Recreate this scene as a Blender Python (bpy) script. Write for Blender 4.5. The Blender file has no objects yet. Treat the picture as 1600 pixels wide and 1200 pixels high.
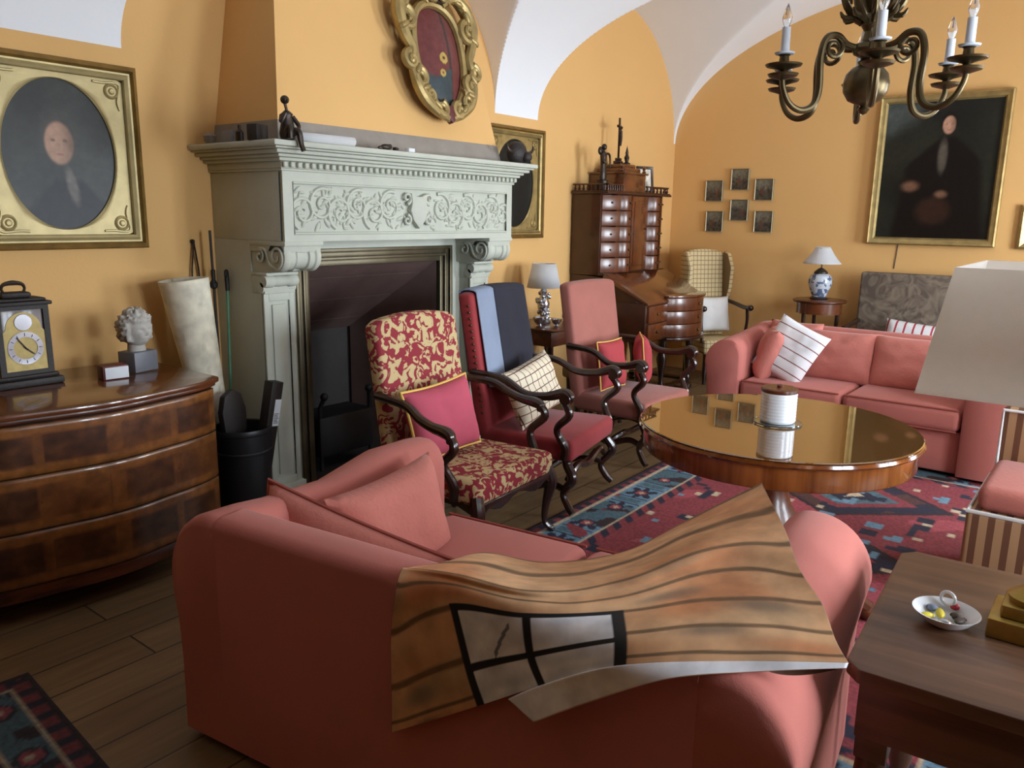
import bpy, bmesh, math, random
from mathutils import Vector, Matrix, Euler, noise

# ------------------------------------------------------------------ camera, world, lights, exposure
scene = bpy.context.scene
COL = scene.collection
PI = math.pi

cam_data = bpy.data.cameras.new('camera')
cam_data.sensor_width = 36.0
cam_data.lens = 27.9
cam_data.clip_start = 0.02
cam = bpy.data.objects.new('camera', cam_data)
COL.objects.link(cam)
cam.matrix_world = Matrix(((0.616425, 0.154393, -0.772129, 0.0),
                           (-0.787272, 0.139389, -0.600644, 0.0),
                           (0.014891, 0.978128, 0.207472, 1.6),
                           (0, 0, 0, 1)))
scene.camera = cam

world = bpy.data.worlds.new('world')
scene.world = world
world.use_nodes = True
world.node_tree.nodes['Background'].inputs[0].default_value = (0.62, 0.78, 1.0, 1)
world.node_tree.nodes['Background'].inputs[1].default_value = 0.6

RY = -1.6                      # inner face of the window wall
WINDOWS = [(1.62, 2.55), (3.5, 4.5), (5.7, 6.9)]
WIN_Z = (0.75, 2.35)
WIN_POWER = (105, 100, 165)
for (x0, x1), pw in zip(WINDOWS, WIN_POWER):
    ld = bpy.data.lights.new('window_daylight', 'AREA')
    ld.shape = 'RECTANGLE'
    ld.size = x1 - x0
    ld.size_y = WIN_Z[1] - WIN_Z[0]
    ld.energy = pw
    ld.color = (0.80, 0.90, 1.0)
    lo = bpy.data.objects.new('window_daylight', ld)
    lo.location = ((x0 + x1) / 2, RY - 0.36, (WIN_Z[0] + WIN_Z[1]) / 2)
    lo.rotation_euler = (PI / 2, 0, 0)      # shines toward +y, into the room
    COL.objects.link(lo)

scene.view_settings.view_transform = 'Standard'
scene.view_settings.look = 'None'
scene.view_settings.gamma = 1.0
scene.view_settings.use_curve_mapping = False
scene.view_settings.exposure = 0.62
scene.cycles.use_denoising = True
scene.cycles.max_bounces = 8
scene.cycles.diffuse_bounces = 6
scene.cycles.caustics_reflective = False
scene.cycles.caustics_refractive = False
scene.cycles.sample_clamp_indirect = 4.0

# ------------------------------------------------------------------ helpers
def lin(h):
    h = h.lstrip('#')
    out = []
    for i in (0, 2, 4):
        v = int(h[i:i + 2], 16) / 255
        out.append(v / 12.92 if v <= 0.04045 else ((v + 0.055) / 1.055) ** 2.4)
    return tuple(out) + (1.0,)

def lerp(a, b, t):
    return tuple(x + (y - x) * t for x, y in zip(a, b))

def sstep(a, b, x):
    t = min(1.0, max(0.0, (x - a) / (b - a)))
    return t * t * (3 - 2 * t)

def nz(x, y, z=0.0):
    return noise.noise(Vector((x, y, z)))

class MB:
    def __init__(s):
        s.bm = bmesh.new()
    def add(s, vs, fs):
        bv = [s.bm.verts.new(v) for v in vs]
        for f in fs:
            try:
                s.bm.faces.new([bv[i] for i in f])
            except ValueError:
                pass
        return s
    def box(s, lo, hi, bevel=0.0, seg=2, m=None, taper=None):
        b = bmesh.new()
        x0, y0, z0 = lo; x1, y1, z1 = hi
        vs = [(x0, y0, z0), (x1, y0, z0), (x1, y1, z0), (x0, y1, z0), (x0, y0, z1), (x1, y0, z1), (x1, y1, z1), (x0, y1, z1)]
        if taper:
            cx, cy = (x0 + x1) / 2, (y0 + y1) / 2
            vs = [v if v[2] == z1 else (cx + (v[0] - cx) * taper, cy + (v[1] - cy) * taper, v[2]) for v in vs]
        bv = [b.verts.new(v) for v in vs]
        for f in ((3, 2, 1, 0), (4, 5, 6, 7), (0, 1, 5, 4), (1, 2, 6, 5), (2, 3, 7, 6), (3, 0, 4, 7)):
            b.faces.new([bv[i] for i in f])
        if bevel > 0:
            bmesh.ops.bevel(b, geom=list(b.edges), offset=bevel, segments=seg, affect='EDGES', profile=0.5)
        s.merge(b, m)
        return s
    def merge(s, b, m=None):
        b.verts.ensure_lookup_table()
        idx = {}
        for v in b.verts:
            co = v.co.copy()
            if m is not None:
                co = m @ co
            idx[v] = s.bm.verts.new(co)
        for f in b.faces:
            try:
                s.bm.faces.new([idx[v] for v in f.verts])
            except ValueError:
                pass
        b.free()
    def lathe(s, prof, seg=24, c=(0, 0, 0), m=None, sx=1.0, sy=1.0, a0=0.0, a1=2 * PI, cap=True):
        full = abs(a1 - a0 - 2 * PI) < 1e-6
        n = seg if full else seg + 1
        vs, fs = [], []
        for r, z in prof:
            for i in range(n):
                a = a0 + (a1 - a0) * i / seg
                p = Vector((r * math.cos(a) * sx, r * math.sin(a) * sy, z))
                if m is not None:
                    p = m @ p
                vs.append((p.x + c[0], p.y + c[1], p.z + c[2]))
        for j in range(len(prof) - 1):
            for i in range(seg):
                a = j * n + i; b = j * n + (i + 1) % n
                fs.append((a, b, b + n, a + n))
        if full and cap:
            if prof[0][0] > 1e-5: fs.append(tuple(range(n))[::-1])
            if prof[-1][0] > 1e-5: fs.append(tuple(range((len(prof) - 1) * n, len(prof) * n)))
        return s.add(vs, fs)
    def tube(s, pts, r, seg=8, smooth=0, closed=False, flat=1.0):
        pts = [Vector(p) for p in pts]
        rs = list(r) if isinstance(r, (list, tuple)) else [r] * len(pts)
        if smooth:
            P, R_ = [], []
            n = len(pts)
            rng = n if closed else n - 1
            for i in range(rng):
                if closed:
                    p0, p1, p2, p3 = pts[(i - 1) % n], pts[i], pts[(i + 1) % n], pts[(i + 2) % n]
                    r1, r2 = rs[i], rs[(i + 1) % n]
                else:
                    p0, p1, p2, p3 = pts[max(i - 1, 0)], pts[i], pts[i + 1], pts[min(i + 2, n - 1)]
                    r1, r2 = rs[i], rs[i + 1]
                for k in range(smooth):
                    t = k / smooth
                    P.append(0.5 * ((2 * p1) + (p2 - p0) * t + (2 * p0 - 5 * p1 + 4 * p2 - p3) * t * t + (3 * p1 - p0 - 3 * p2 + p3) * t ** 3))
                    R_.append(r1 + (r2 - r1) * t)
            if not closed:
                P.append(pts[-1]); R_.append(rs[-1])
            pts, rs = P, R_
        n = len(pts)
        vs, fs = [], []
        up = None
        for i in range(n):
            if closed:
                t = pts[(i + 1) % n] - pts[(i - 1) % n]
            else:
                t = pts[min(i + 1, n - 1)] - pts[max(i - 1, 0)]
            if t.length < 1e-9: t = Vector((0, 0, 1))
            t.normalize()
            if up is None:
                up = Vector((0, 0, 1)) if abs(t.z) < 0.9 else Vector((1, 0, 0))
            u = up - t * up.dot(t)
            if u.length < 1e-6:
                u = t.orthogonal()
            u.normalize(); up = u
            w = t.cross(u)
            for k in range(seg):
                a = 2 * PI * k / seg
                p = pts[i] + u * (math.cos(a) * rs[i] * flat) + w * (math.sin(a) * rs[i])
                vs.append(tuple(p))
        for i in range(n if closed else n - 1):
            j = (i + 1) % n
            for k in range(seg):
                k2 = (k + 1) % seg
                fs.append((i * seg + k, i * seg + k2, j * seg + k2, j * seg + k))
        if not closed:
            fs.append(tuple(range(seg))[::-1]); fs.append(tuple(range((n - 1) * seg, n * seg)))
        return s.add(vs, fs)
    def prism(s, poly, d0, d1, axis='y', bevel=0.0, m=None):
        """2D polygon extruded from d0 to d1 along axis; poly in the two other axes."""
        b = bmesh.new()
        def P(a, c, d):
            return {'y': (a, d, c), 'x': (d, a, c), 'z': (a, c, d)}[axis]
        v0 = [b.verts.new(P(p[0], p[1], d0)) for p in poly]
        v1 = [b.verts.new(P(p[0], p[1], d1)) for p in poly]
        n = len(poly)
        b.faces.new(v0[::-1]); b.faces.new(v1)
        for i in range(n):
            b.faces.new((v0[i], v0[(i + 1) % n], v1[(i + 1) % n], v1[i]))
        bmesh.ops.recalc_face_normals(b, faces=list(b.faces))
        if bevel:
            es = [e for e in b.edges if len(e.link_faces) == 2 and e.calc_face_angle(0) > 0.6]
            bmesh.ops.bevel(b, geom=es, offset=bevel, segments=2, affect='EDGES', profile=0.5)
        s.merge(b, m)
        return s
    def grid(s, fn, nu, nv, cu=False):
        vs = [tuple(fn(i / nu, j / nv)) for j in range(nv + 1) for i in range(nu if cu else nu + 1)]
        w = nu if cu else nu + 1
        fs = []
        for j in range(nv):
            for i in range(nu):
                i2 = (i + 1) % w
                fs.append((j * w + i, j * w + i2, (j + 1) * w + i2, (j + 1) * w + i))
        return s.add(vs, fs)
    def ball(s, c, r, seg=12, rings=8, m=None):
        rx, ry, rz = r if isinstance(r, (tuple, list)) else (r, r, r)
        b = bmesh.new()
        bmesh.ops.create_uvsphere(b, u_segments=seg, v_segments=rings, radius=1.0)
        mm = Matrix.Translation(c) @ (m if m is not None else Matrix()) @ Matrix.Diagonal((rx, ry, rz, 1))
        s.merge(b, mm)
        return s

def obj(name, mb, mat, parent=None, smooth=True, angle=35, loc=None, rot=None, solid=None, sub=0):
    me = bpy.data.meshes.new(name)
    bmesh.ops.remove_doubles(mb.bm, verts=list(mb.bm.verts), dist=1e-5)
    bmesh.ops.recalc_face_normals(mb.bm, faces=list(mb.bm.faces))
    mb.bm.to_mesh(me); mb.bm.free()
    if smooth:
        me.polygons.foreach_set('use_smooth', [True] * len(me.polygons))
        me.set_sharp_from_angle(angle=math.radians(angle))
    for m_ in (mat if isinstance(mat, (list, tuple)) else [mat]):
        me.materials.append(m_)
    o = bpy.data.objects.new(name, me)
    COL.objects.link(o)
    if parent is not None: o.parent = parent
    if loc is not None: o.location = loc
    if rot is not None: o.rotation_euler = rot
    if sub:
        md = o.modifiers.new('subdivision', 'SUBSURF'); md.levels = sub; md.render_levels = sub
    if solid:
        md = o.modifiers.new('thickness', 'SOLIDIFY'); md.thickness = solid[0]; md.offset = solid[1]
        if len(solid) > 2: md.material_offset = solid[2]
    return o

def tag(o, label, cat, group=None, kind=None):
    o['label'] = label; o['category'] = cat
    if group: o['group'] = group
    if kind: o['kind'] = kind
    return o

def thing(name, label, cat, loc=(0, 0, 0), rotz=0.0, group=None, rot=None):
    o = bpy.data.objects.new(name, None)
    o.empty_display_size = 0.05
    COL.objects.link(o)
    o.location = loc
    o.rotation_euler = rot if rot is not None else (0, 0, rotz)
    return tag(o, label, cat, group)

def struct(name, mb, mat, **k):
    o = obj(name, mb, mat, **k)
    if o.parent is None: o['kind'] = 'structure'
    return o

def dup(root, loc, rot=None, label=None):
    r = root.copy(); COL.objects.link(r)
    r.location = loc
    if rot is not None: r.rotation_euler = rot
    if label: r['label'] = label
    for ch in list(root.children):
        c = ch.copy(); COL.objects.link(c); c.parent = r
        for g in ch.children:
            d = g.copy(); COL.objects.link(d); d.parent = c
    return r

def painted(name, fn, colfn, nu, nv, mat, parent=None, cu=False, loc=None, rot=None, solid=None, angle=60):
    """surface fn(u, v) with its own painted or woven colours colfn(u, v)"""
    w = nu if cu else nu + 1
    vs, cs = [], []
    for j in range(nv + 1):
        for i in range(w):
            u, v = i / nu, j / nv
            vs.append(tuple(fn(u, v)))
            c = colfn(u, v)
            cs.extend((c[0], c[1], c[2], 1.0))
    fs = []
    for j in range(nv):
        for i in range(nu):
            i2 = (i + 1) % w
            fs.append((j * w + i, j * w + i2, (j + 1) * w + i2, (j + 1) * w + i))
    me = bpy.data.meshes.new(name)
    me.from_pydata(vs, [], fs)
    ca = me.color_attributes.new('Col', 'FLOAT_COLOR', 'POINT')
    ca.data.foreach_set('color', cs)
    me.polygons.foreach_set('use_smooth', [True] * len(me.polygons))
    me.set_sharp_from_angle(angle=math.radians(angle))
    for m_ in (mat if isinstance(mat, (list, tuple)) else [mat]):
        me.materials.append(m_)
    o = bpy.data.objects.new(name, me); COL.objects.link(o)
    if parent is not None: o.parent = parent
    if loc is not None: o.location = loc
    if rot is not None: o.rotation_euler = rot
    if solid:
        md = o.modifiers.new('thickness', 'SOLIDIFY'); md.thickness = solid[0]; md.offset = solid[1]
        if len(solid) > 2: md.material_offset = solid[2]
    return o

# ------------------------------------------------------------------ materials
def new_mat(name):
    m = bpy.data.materials.new(name); m.use_nodes = True
    nt = m.node_tree
    return m, nt, nt.nodes['Principled BSDF']

def node(nt, kind, **kw):
    n = nt.nodes.new(kind)
    for k, v in kw.items():
        if k in n.inputs: n.inputs[k].default_value = v
        else: setattr(n, k, v)
    return n

def bump(nt, b, src, strength, dist=0.01):
    bp = node(nt, 'ShaderNodeBump')
    bp.inputs['Strength'].default_value = strength
    bp.inputs['Distance'].default_value = dist
    nt.links.new(src, bp.inputs['Height'])
    nt.links.new(bp.outputs['Normal'], b.inputs['Normal'])

def mat(name, col, rough=0.6, metal=0.0, var=0.12, nscale=8.0, bmp=0.0, bscale=None, sheen=0.0, coat=0.0, alpha=1.0, spec=0.5, stretch=None):
    m, nt, b = new_mat(name)
    c = lin(col) if isinstance(col, str) else col
    tc = node(nt, 'ShaderNodeTexCoord')
    src = tc.outputs['Object']
    if stretch:
        mp = node(nt, 'ShaderNodeMapping'); mp.inputs['Scale'].default_value = stretch
        nt.links.new(src, mp.inputs['Vector']); src = mp.outputs['Vector']
    n = node(nt, 'ShaderNodeTexNoise'); n.inputs['Scale'].default_value = nscale; n.inputs['Detail'].default_value = 5
    nt.links.new(src, n.inputs['Vector'])
    rp = node(nt, 'ShaderNodeValToRGB')
    rp.color_ramp.elements[0].position = 0.25; rp.color_ramp.elements[1].position = 0.75
    rp.color_ramp.elements[0].color = tuple(max(0, x * (1 - var)) for x in c[:3]) + (1,)
    rp.color_ramp.elements[1].color = tuple(min(1, x * (1 + var)) for x in c[:3]) + (1,)
    nt.links.new(n.outputs['Fac'], rp.inputs['Fac'])
    nt.links.new(rp.outputs['Color'], b.inputs['Base Color'])
    b.inputs['Roughness'].default_value = rough
    b.inputs['Metallic'].default_value = metal
    b.inputs['Specular IOR Level'].default_value = spec
    if coat:
        b.inputs['Coat Weight'].default_value = coat; b.inputs['Coat Roughness'].default_value = 0.08
    if sheen:
        b.inputs['Sheen Weight'].default_value = sheen; b.inputs['Sheen Roughness'].default_value = 0.4
    if bmp:
        n2 = node(nt, 'ShaderNodeTexNoise'); n2.inputs['Scale'].default_value = bscale or nscale * 6; n2.inputs['Detail'].default_value = 4
        nt.links.new(src, n2.inputs['Vector'])
        bump(nt, b, n2.outputs['Fac'], bmp)
    return m

def wood(name, c1, c2, rough=0.3, scale=1.0, axis='X', coat=0.3, dist=3.0):
    m, nt, b = new_mat(name)
    tc = node(nt, 'ShaderNodeTexCoord')
    mp = node(nt, 'ShaderNodeMapping')
    st = {'X': (1.2, 14, 14), 'Y': (14, 1.2, 14), 'Z': (14, 14, 1.2)}[axis]
    mp.inputs['Scale'].default_value = tuple(x * scale for x in st)
    nt.links.new(tc.outputs['Object'], mp.inputs['Vector'])
    n = node(nt, 'ShaderNodeTexNoise'); n.inputs['Scale'].default_value = 1.6; n.inputs['Detail'].default_value = 7
    n.inputs['Distortion'].default_value = dist * 0.3
    nt.links.new(mp.outputs['Vector'], n.inputs['Vector'])
    rp = node(nt, 'ShaderNodeValToRGB')
    rp.color_ramp.elements[0].position = 0.3; rp.color_ramp.elements[1].position = 0.7
    rp.color_ramp.elements[0].color = lin(c1); rp.color_ramp.elements[1].color = lin(c2)
    nt.links.new(n.outputs['Fac'], rp.inputs['Fac'])
    nt.links.new(rp.outputs['Color'], b.inputs['Base Color'])
    b.inputs['Roughness'].default_value = rough
    b.inputs['Coat Weight'].default_value = coat; b.inputs['Coat Roughness'].default_value = 0.06
    bump(nt, b, n.outputs['Fac'], 0.04)
    return m

def paint_mat(name, rough=0.5, var=0.25, nscale=30, bmp=0.0, coat=0.0, metal=0.0, sheen=0.0):
    m, nt, b = new_mat(name)
    at = node(nt, 'ShaderNodeAttribute'); at.attribute_name = 'Col'
    tc = node(nt, 'ShaderNodeTexCoord')
    n = node(nt, 'ShaderNodeTexNoise'); n.inputs['Scale'].default_value = nscale; n.inputs['Detail'].default_value = 6
    nt.links.new(tc.outputs['Object'], n.inputs['Vector'])
    mr = node(nt, 'ShaderNodeMapRange')
    mr.inputs['From Min'].default_value = 0.3; mr.inputs['From Max'].default_value = 0.7
    mr.inputs['To Min'].default_value = 1 - var; mr.inputs['To Max'].default_value = 1 + var
    nt.links.new(n.outputs['Fac'], mr.inputs['Value'])
    vm = node(nt, 'ShaderNodeVectorMath'); vm.operation = 'SCALE'
    nt.links.new(at.outputs['Color'], vm.inputs[0]); nt.links.new(mr.outputs['Result'], vm.inputs['Scale'])
    nt.links.new(vm.outputs['Vector'], b.inputs['Base Color'])
    b.inputs['Roughness'].default_value = rough; b.inputs['Metallic'].default_value = metal
    if coat:
        b.inputs['Coat Weight'].default_value = coat; b.inputs['Coat Roughness'].default_value = 0.08
    if sheen:
        b.inputs['Sheen Weight'].default_value = sheen
    if bmp: bump(nt, b, n.outputs['Fac'], bmp)
    return m

def lines_mat(name, base, line, specs, rough=0.8):
    """woven lines: specs = [(axis index, frequency per metre, width fraction)]"""
    m, nt, b = new_mat(name)
    tc = node(nt, 'ShaderNodeTexCoord'); sp = node(nt, 'ShaderNodeSeparateXYZ')
    nt.links.new(tc.outputs['Object'], sp.inputs[0])
    prev = None
    for ax, fr, wd in specs:
        a = node(nt, 'ShaderNodeMath'); a.operation = 'MULTIPLY'; a.inputs[1].default_value = fr
        nt.links.new(sp.outputs[ax], a.inputs[0])
        f = node(nt, 'ShaderNodeMath'); f.operation = 'FRACT'; nt.links.new(a.outputs[0], f.inputs[0])
        l = node(nt, 'ShaderNodeMath'); l.operation = 'LESS_THAN'; l.inputs[1].default_value = wd
        nt.links.new(f.outputs[0], l.inputs[0])
        if prev is None: prev = l
        else:
            mx = node(nt, 'ShaderNodeMath'); mx.operation = 'MAXIMUM'
            nt.links.new(prev.outputs[0], mx.inputs[0]); nt.links.new(l.outputs[0], mx.inputs[1]); prev = mx
    mix = node(nt, 'ShaderNodeMix'); mix.data_type = 'RGBA'
    mix.inputs['A'].default_value = lin(base); mix.inputs['B'].default_value = lin(line)
    nt.links.new(prev.outputs[0], mix.inputs['Factor'])
    nt.links.new(mix.outputs['Result'], b.inputs['Base Color'])
    b.inputs['Roughness'].default_value = rough
    n = node(nt, 'ShaderNodeTexNoise'); n.inputs['Scale'].default_value = 9
    nt.links.new(tc.outputs['Object'], n.inputs['Vector']); bump(nt, b, n.outputs['Fac'], 0.25)
    return m

def damask_mat(name, c1, c2, scale=9.0, thr=0.5, dist=2.2, rough=0.85, stretch=(1, 1, 1), soft=.012):
    m, nt, b = new_mat(name)
    tc = node(nt, 'ShaderNodeTexCoord')
    mp = node(nt, 'ShaderNodeMapping'); mp.inputs['Scale'].default_value = stretch
    nt.links.new(tc.outputs['Object'], mp.inputs['Vector'])
    n = node(nt, 'ShaderNodeTexNoise'); n.inputs['Scale'].default_value = scale; n.inputs['Detail'].default_value = 1.6
    n.inputs['Distortion'].default_value = dist
    nt.links.new(mp.outputs['Vector'], n.inputs['Vector'])
    rp = node(nt, 'ShaderNodeValToRGB'); rp.color_ramp.interpolation = 'LINEAR'
    rp.color_ramp.elements[0].position = thr - soft; rp.color_ramp.elements[1].position = thr + soft
    rp.color_ramp.elements[0].color = lin(c1); rp.color_ramp.elements[1].color = lin(c2)
    nt.links.new(n.outputs['Fac'], rp.inputs['Fac'])
    nt.links.new(rp.outputs['Color'], b.inputs['Base Color'])
    b.inputs['Roughness'].default_value = rough
    bump(nt, b, n.outputs['Fac'], 0.15)
    return m

def clear_mat(name, col=(1, 1, 1, 1), rough=0.02, weight=0.85):
    m, nt, b = new_mat(name)
    b.inputs['Base Color'].default_value = col
    b.inputs['Roughness'].default_value = rough
    b.inputs['Transmission Weight'].default_value = weight
    b.inputs['IOR'].default_value = 1.4
    return m

def shade_mat(name, col, *a, **k):
    m = mat(name, col, *a, **k)
    nt = m.node_tree; b = nt.nodes['Principled BSDF']; out = nt.nodes['Material Output']
    tr = node(nt, 'ShaderNodeBsdfTranslucent'); tr.inputs['Color'].default_value = lin(col)
    mx = node(nt, 'ShaderNodeMixShader'); mx.inputs[0].default_value = 0.6
    nt.links.new(b.outputs[0], mx.inputs[1]); nt.links.new(tr.outputs[0], mx.inputs[2]); nt.links.new(mx.outputs[0], out.inputs[0])
    return m

M = {}
M['wall'] = mat('yellow_plaster', '#d8ab6c', 0.85, var=0.035, nscale=1.3, bmp=0.06, bscale=60)
M['silverframe'] = mat('tarnished_frame', '#8f866c', 0.4, 0.4, var=.2)
M['white'] = mat('white_plaster', '#e6e8ea', 0.9, var=0.02, nscale=1.5, bmp=0.05, bscale=40)
M['stone'] = mat('pale_carved_stone', '#b9bcae', 0.75, var=0.06, nscale=7, bmp=0.12, bscale=90)
M['band'] = mat('grey_stone', '#8a8177', 0.85, var=0.12, nscale=9, bmp=0.2, bscale=60)
M['soot'] = mat('sooty_iron', '#2a2321', 0.7, var=0.3, nscale=5, bmp=0.15)
M['hoodplate'] = mat('brown_metal_plates', '#5a4743', 0.55, var=0.2, nscale=6, bmp=0.1)
M['black'] = mat('black_iron', '#141416', 0.55, var=0.2, nscale=20)
M['bucket'] = mat('black_painted_metal', '#1d1e22', 0.42, var=0.2, nscale=6)
M['gold'] = mat('gilded_wood', '#a58f5c', 0.42, 0.55, var=0.25, nscale=14, bmp=0.1)
M['golddark'] = mat('worn_gilding', '#7d5f2c', 0.5, 0.5, var=0.3, nscale=16, bmp=0.1)
M['goldpale'] = mat('pale_gilding', '#b5a474', 0.48, 0.35, var=0.15, nscale=12, bmp=0.1)
M['brass'] = mat('aged_brass', '#5e5138', 0.36, 0.85, var=0.25, nscale=12)
M['dialbrass'] = mat('dull_brass', '#94804c', 0.45, 0.45, var=.2, nscale=30)
M['brassb'] = mat('bright_brass', '#a78a44', 0.38, 0.65, var=0.2, nscale=20)
M['silver'] = mat('silver', '#c4c8d0', 0.18, 0.95, var=0.1, nscale=20)
M['bronze'] = mat('dark_bronze', '#3a3029', 0.4, 0.5, var=0.3, nscale=25)
M['darkwood'] = wood('dark_walnut', '#1a0d09', '#33190f', 0.28, 1.0, 'Z', 0.4)
M['mahogany'] = wood('mahogany', '#3a1a0c', '#6a351a', 0.34, 1.0, 'X', 0.2)
M['burr'] = mat('burr_walnut', '#5e3118', 0.25, var=0.35, nscale=7, coat=0.8)
M['burrdark'] = mat('dark_burr_walnut', '#3b1d10', 0.32, var=0.35, nscale=7, coat=0.3)
M['tabletop'] = wood('table_veneer', '#4a230f', '#7a4219', 0.12, 0.7, 'X', 1.0)
M['tableside'] = wood('table_apron_veneer', '#5a2b10', '#8d5122', 0.2, 0.7, 'Z', 0.6)
M['oak'] = wood('worn_oak', '#4a3122', '#71503a', 0.42, 0.8, 'Y', 0.1)
M['sofa'] = mat('coral_fabric', '#b4695f', 0.95, var=0.06, nscale=3, bmp=0.10, bscale=320, sheen=0.1)
M['sofacush'] = mat('coral_fabric_cushion', '#bb7064', 0.95, var=0.06, nscale=4, bmp=0.25, bscale=60, sheen=0.12)
M['pipe'] = mat('coral_piping', '#9a5044', 0.9, var=0.1)
M['redvelvet'] = mat('red_velvet', '#8e2b2e', 0.85, var=0.12, nscale=5, bmp=0.1, sheen=0.15)
M['pinkvelvet'] = mat('faded_pink_velvet', '#9c5f54', 0.85, var=0.1, nscale=5, bmp=0.1, sheen=0.15)
M['magenta'] = mat('crimson_pink_cotton', '#b04a5c', 0.9, var=0.06, nscale=6, bmp=0.2, bscale=10)
M['redcush'] = mat('red_cotton', '#a33a3f', 0.9, var=0.06, nscale=6, bmp=0.2, bscale=10)
M['yellowpipe'] = mat('yellow_cord', '#d8b45a', 0.8, var=0.1)
M['navy'] = mat('charcoal_wool', '#23232e', 0.95, var=0.12, nscale=8, bmp=0.1)
M['bluegrey'] = mat('blue_grey_lining', '#7d8aa0', 0.6, var=0.08, nscale=6)
M['cream'] = mat('cream_canvas', '#d8d0b8', 0.8, var=0.08, nscale=5)
M['shade'] = shade_mat('off_white_lampshade', '#f6f3ee', 0.85, var=0.03, nscale=60, bmp=0.1, bscale=250)
M['shadeblue'] = shade_mat('white_lampshade', '#f0f3f6', 0.8, var=0.02)
M['porcelain'] = mat('porcelain', '#dfe3e8', 0.25, var=0.03, coat=0.3)
M['plaster'] = mat('grey_plaster', '#b0aca4', 0.8, var=0.12, nscale=25, bmp=0.2)
M['plinth'] = mat('grey_marble', '#6d6f76', 0.45, var=0.1, nscale=20)
M['redcard'] = mat('dark_red_leather', '#5c2024', 0.5, var=0.1)
M['whitecard'] = mat('white_card', '#d2d6da', 0.7, var=0.03)
M['damask'] = damask_mat('red_and_beige_damask', '#86202c', '#bca678', 14, 0.51, 2.4)
M['tapestry'] = damask_mat('grey_leaf_tapestry', '#5d5248', '#857969', 6, 0.5, 3.0, soft=.16)
M['check'] = lines_mat('cream_check', '#d9cdb4', '#5e3b33', [(0, 21, 0.11), (2, 21, 0.11)])
M['checkchair'] = lines_mat('beige_check', '#cdb88a', '#7c6444', [(0, 22, 0.14), (2, 22, 0.14)])
M['stripe'] = lines_mat('white_with_brown_stripes', '#dcdcdf', '#7c4038', [(2, 13.5, 0.1)])
M['stripechair'] = lines_mat('brown_stripe_fabric', '#b08a64', '#6f4832', [(0, 17, 0.45)])
M['redwhite'] = lines_mat('white_with_red_motifs', '#d8d8da', '#a33540', [(0, 14, 0.22)])
M['paint'] = paint_mat('painted_surface', 0.36, 0.15, 30, coat=0.0)
M['paint'].node_tree.nodes['Principled BSDF'].inputs['Specular IOR Level'].default_value = 0.22
M['paintmatt'] = paint_mat('painted_canvas', 0.8, 0.2, 14, bmp=0.05)
M['veneer'] = paint_mat('inlaid_veneer', 0.28, 0.35, 22, coat=0.45)
M['carpet'] = paint_mat('woven_wool', 0.95, 0.3, 60, bmp=0.2)
M['engraving'] = paint_mat('engraving_paper', 0.4, 0.35, 40)
M['bulb'] = clear_mat('clear_glass_bulb', (1, 1, 1, 1))
M['glass'] = clear_mat('clear_glass', (0.95, 1.0, 0.98, 1), 0.01, 0.95)
M['candle'] = mat('white_candle_sleeve', '#cfd5de', 0.5, var=0.03)
M['blueware'] = damask_mat('blue_and_white_glaze', '#56627c', '#b9c1ca', 14, 0.45, 1.5, 0.25)
M['green'] = mat('green_cane', '#4f8a6c', 0.5)
M['leather'] = mat('dark_leather', '#221a17', 0.6, var=0.2, nscale=15, bmp=0.2)
M['velvetgreen'] = mat('olive_upholstery', '#8c7d4e', 0.9)
M['yellowsweet'] = mat('yellow_wrapper', '#d6c23c', 0.4)
M['redsweet'] = mat('red_wrapper', '#a82832', 0.4)
M['darksweet'] = mat('dark_trinket', '#4a4038', 0.5)
M['white_paint'] = mat('white_window_paint', '#d8d8d4', 0.5)
M['linen'] = mat('white_linen', '#d9d8d6', 0.85, var=0.03, bmp=0.2, bscale=12)
# ------------------------------------------------------------------ room shell
XL, XB, YD = 7.865, -6.0, 4.0
YC, VA, VB, ZS = (YD + RY) / 2, (YD - RY) / 2, 1.28, 2.36
LUN = [(-5.6, -2.4), (-1.9, 1.5), (2.04, 4.88), (5.43, 7.83)]
LH = 1.15

def zmain(y):
    t = (y - YC) / VA
    return ZS + VB * math.sqrt(max(0.0, 1 - t * t))
def ztop(x):
    for a, b in LUN:
        if a < x < b:
            t = (2 * x - a - b) / (b - a)
            return ZS + LH * math.sqrt(max(0.0, 1 - t * t))
    return ZS

XS = {XB, XL}
for a, b in LUN:
    for i in range(141):
        XS.add(round((a + b) / 2 - math.cos(PI * i / 140) * (b - a) / 2, 5))
XS = sorted(XS)
YS = [YC + VA * math.cos(PI * (1 - i / 320)) for i in range(321)]

cm = MB()
vs = [(x, y, max(zmain(y), ztop(x))) for y in YS for x in XS]
w_ = len(XS)
cm.add(vs, [(j * w_ + i, j * w_ + i + 1, (j + 1) * w_ + i + 1, (j + 1) * w_ + i) for j in range(320) for i in range(w_ - 1)])
ceil = struct('ceiling', cm, M['white'], angle=28)

def top_poly(x0, x1):
    return [(x, ztop(x)) for x in sorted({x0, x1} | {q for q in XS if x0 < q < x1}, reverse=True)]

FX0, FX1, FZ = 2.84, 3.93, 1.34          # firebox opening
wl = MB()
poly = [(XB, 0), (FX0, 0), (FX0, FZ), (FX1, FZ), (FX1, 0), (XL, 0)] + top_poly(XB, XL)
wl.prism(poly, YD, YD + 0.3, 'y')
struct('wall_left', wl, M['wall'], angle=30)

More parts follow.
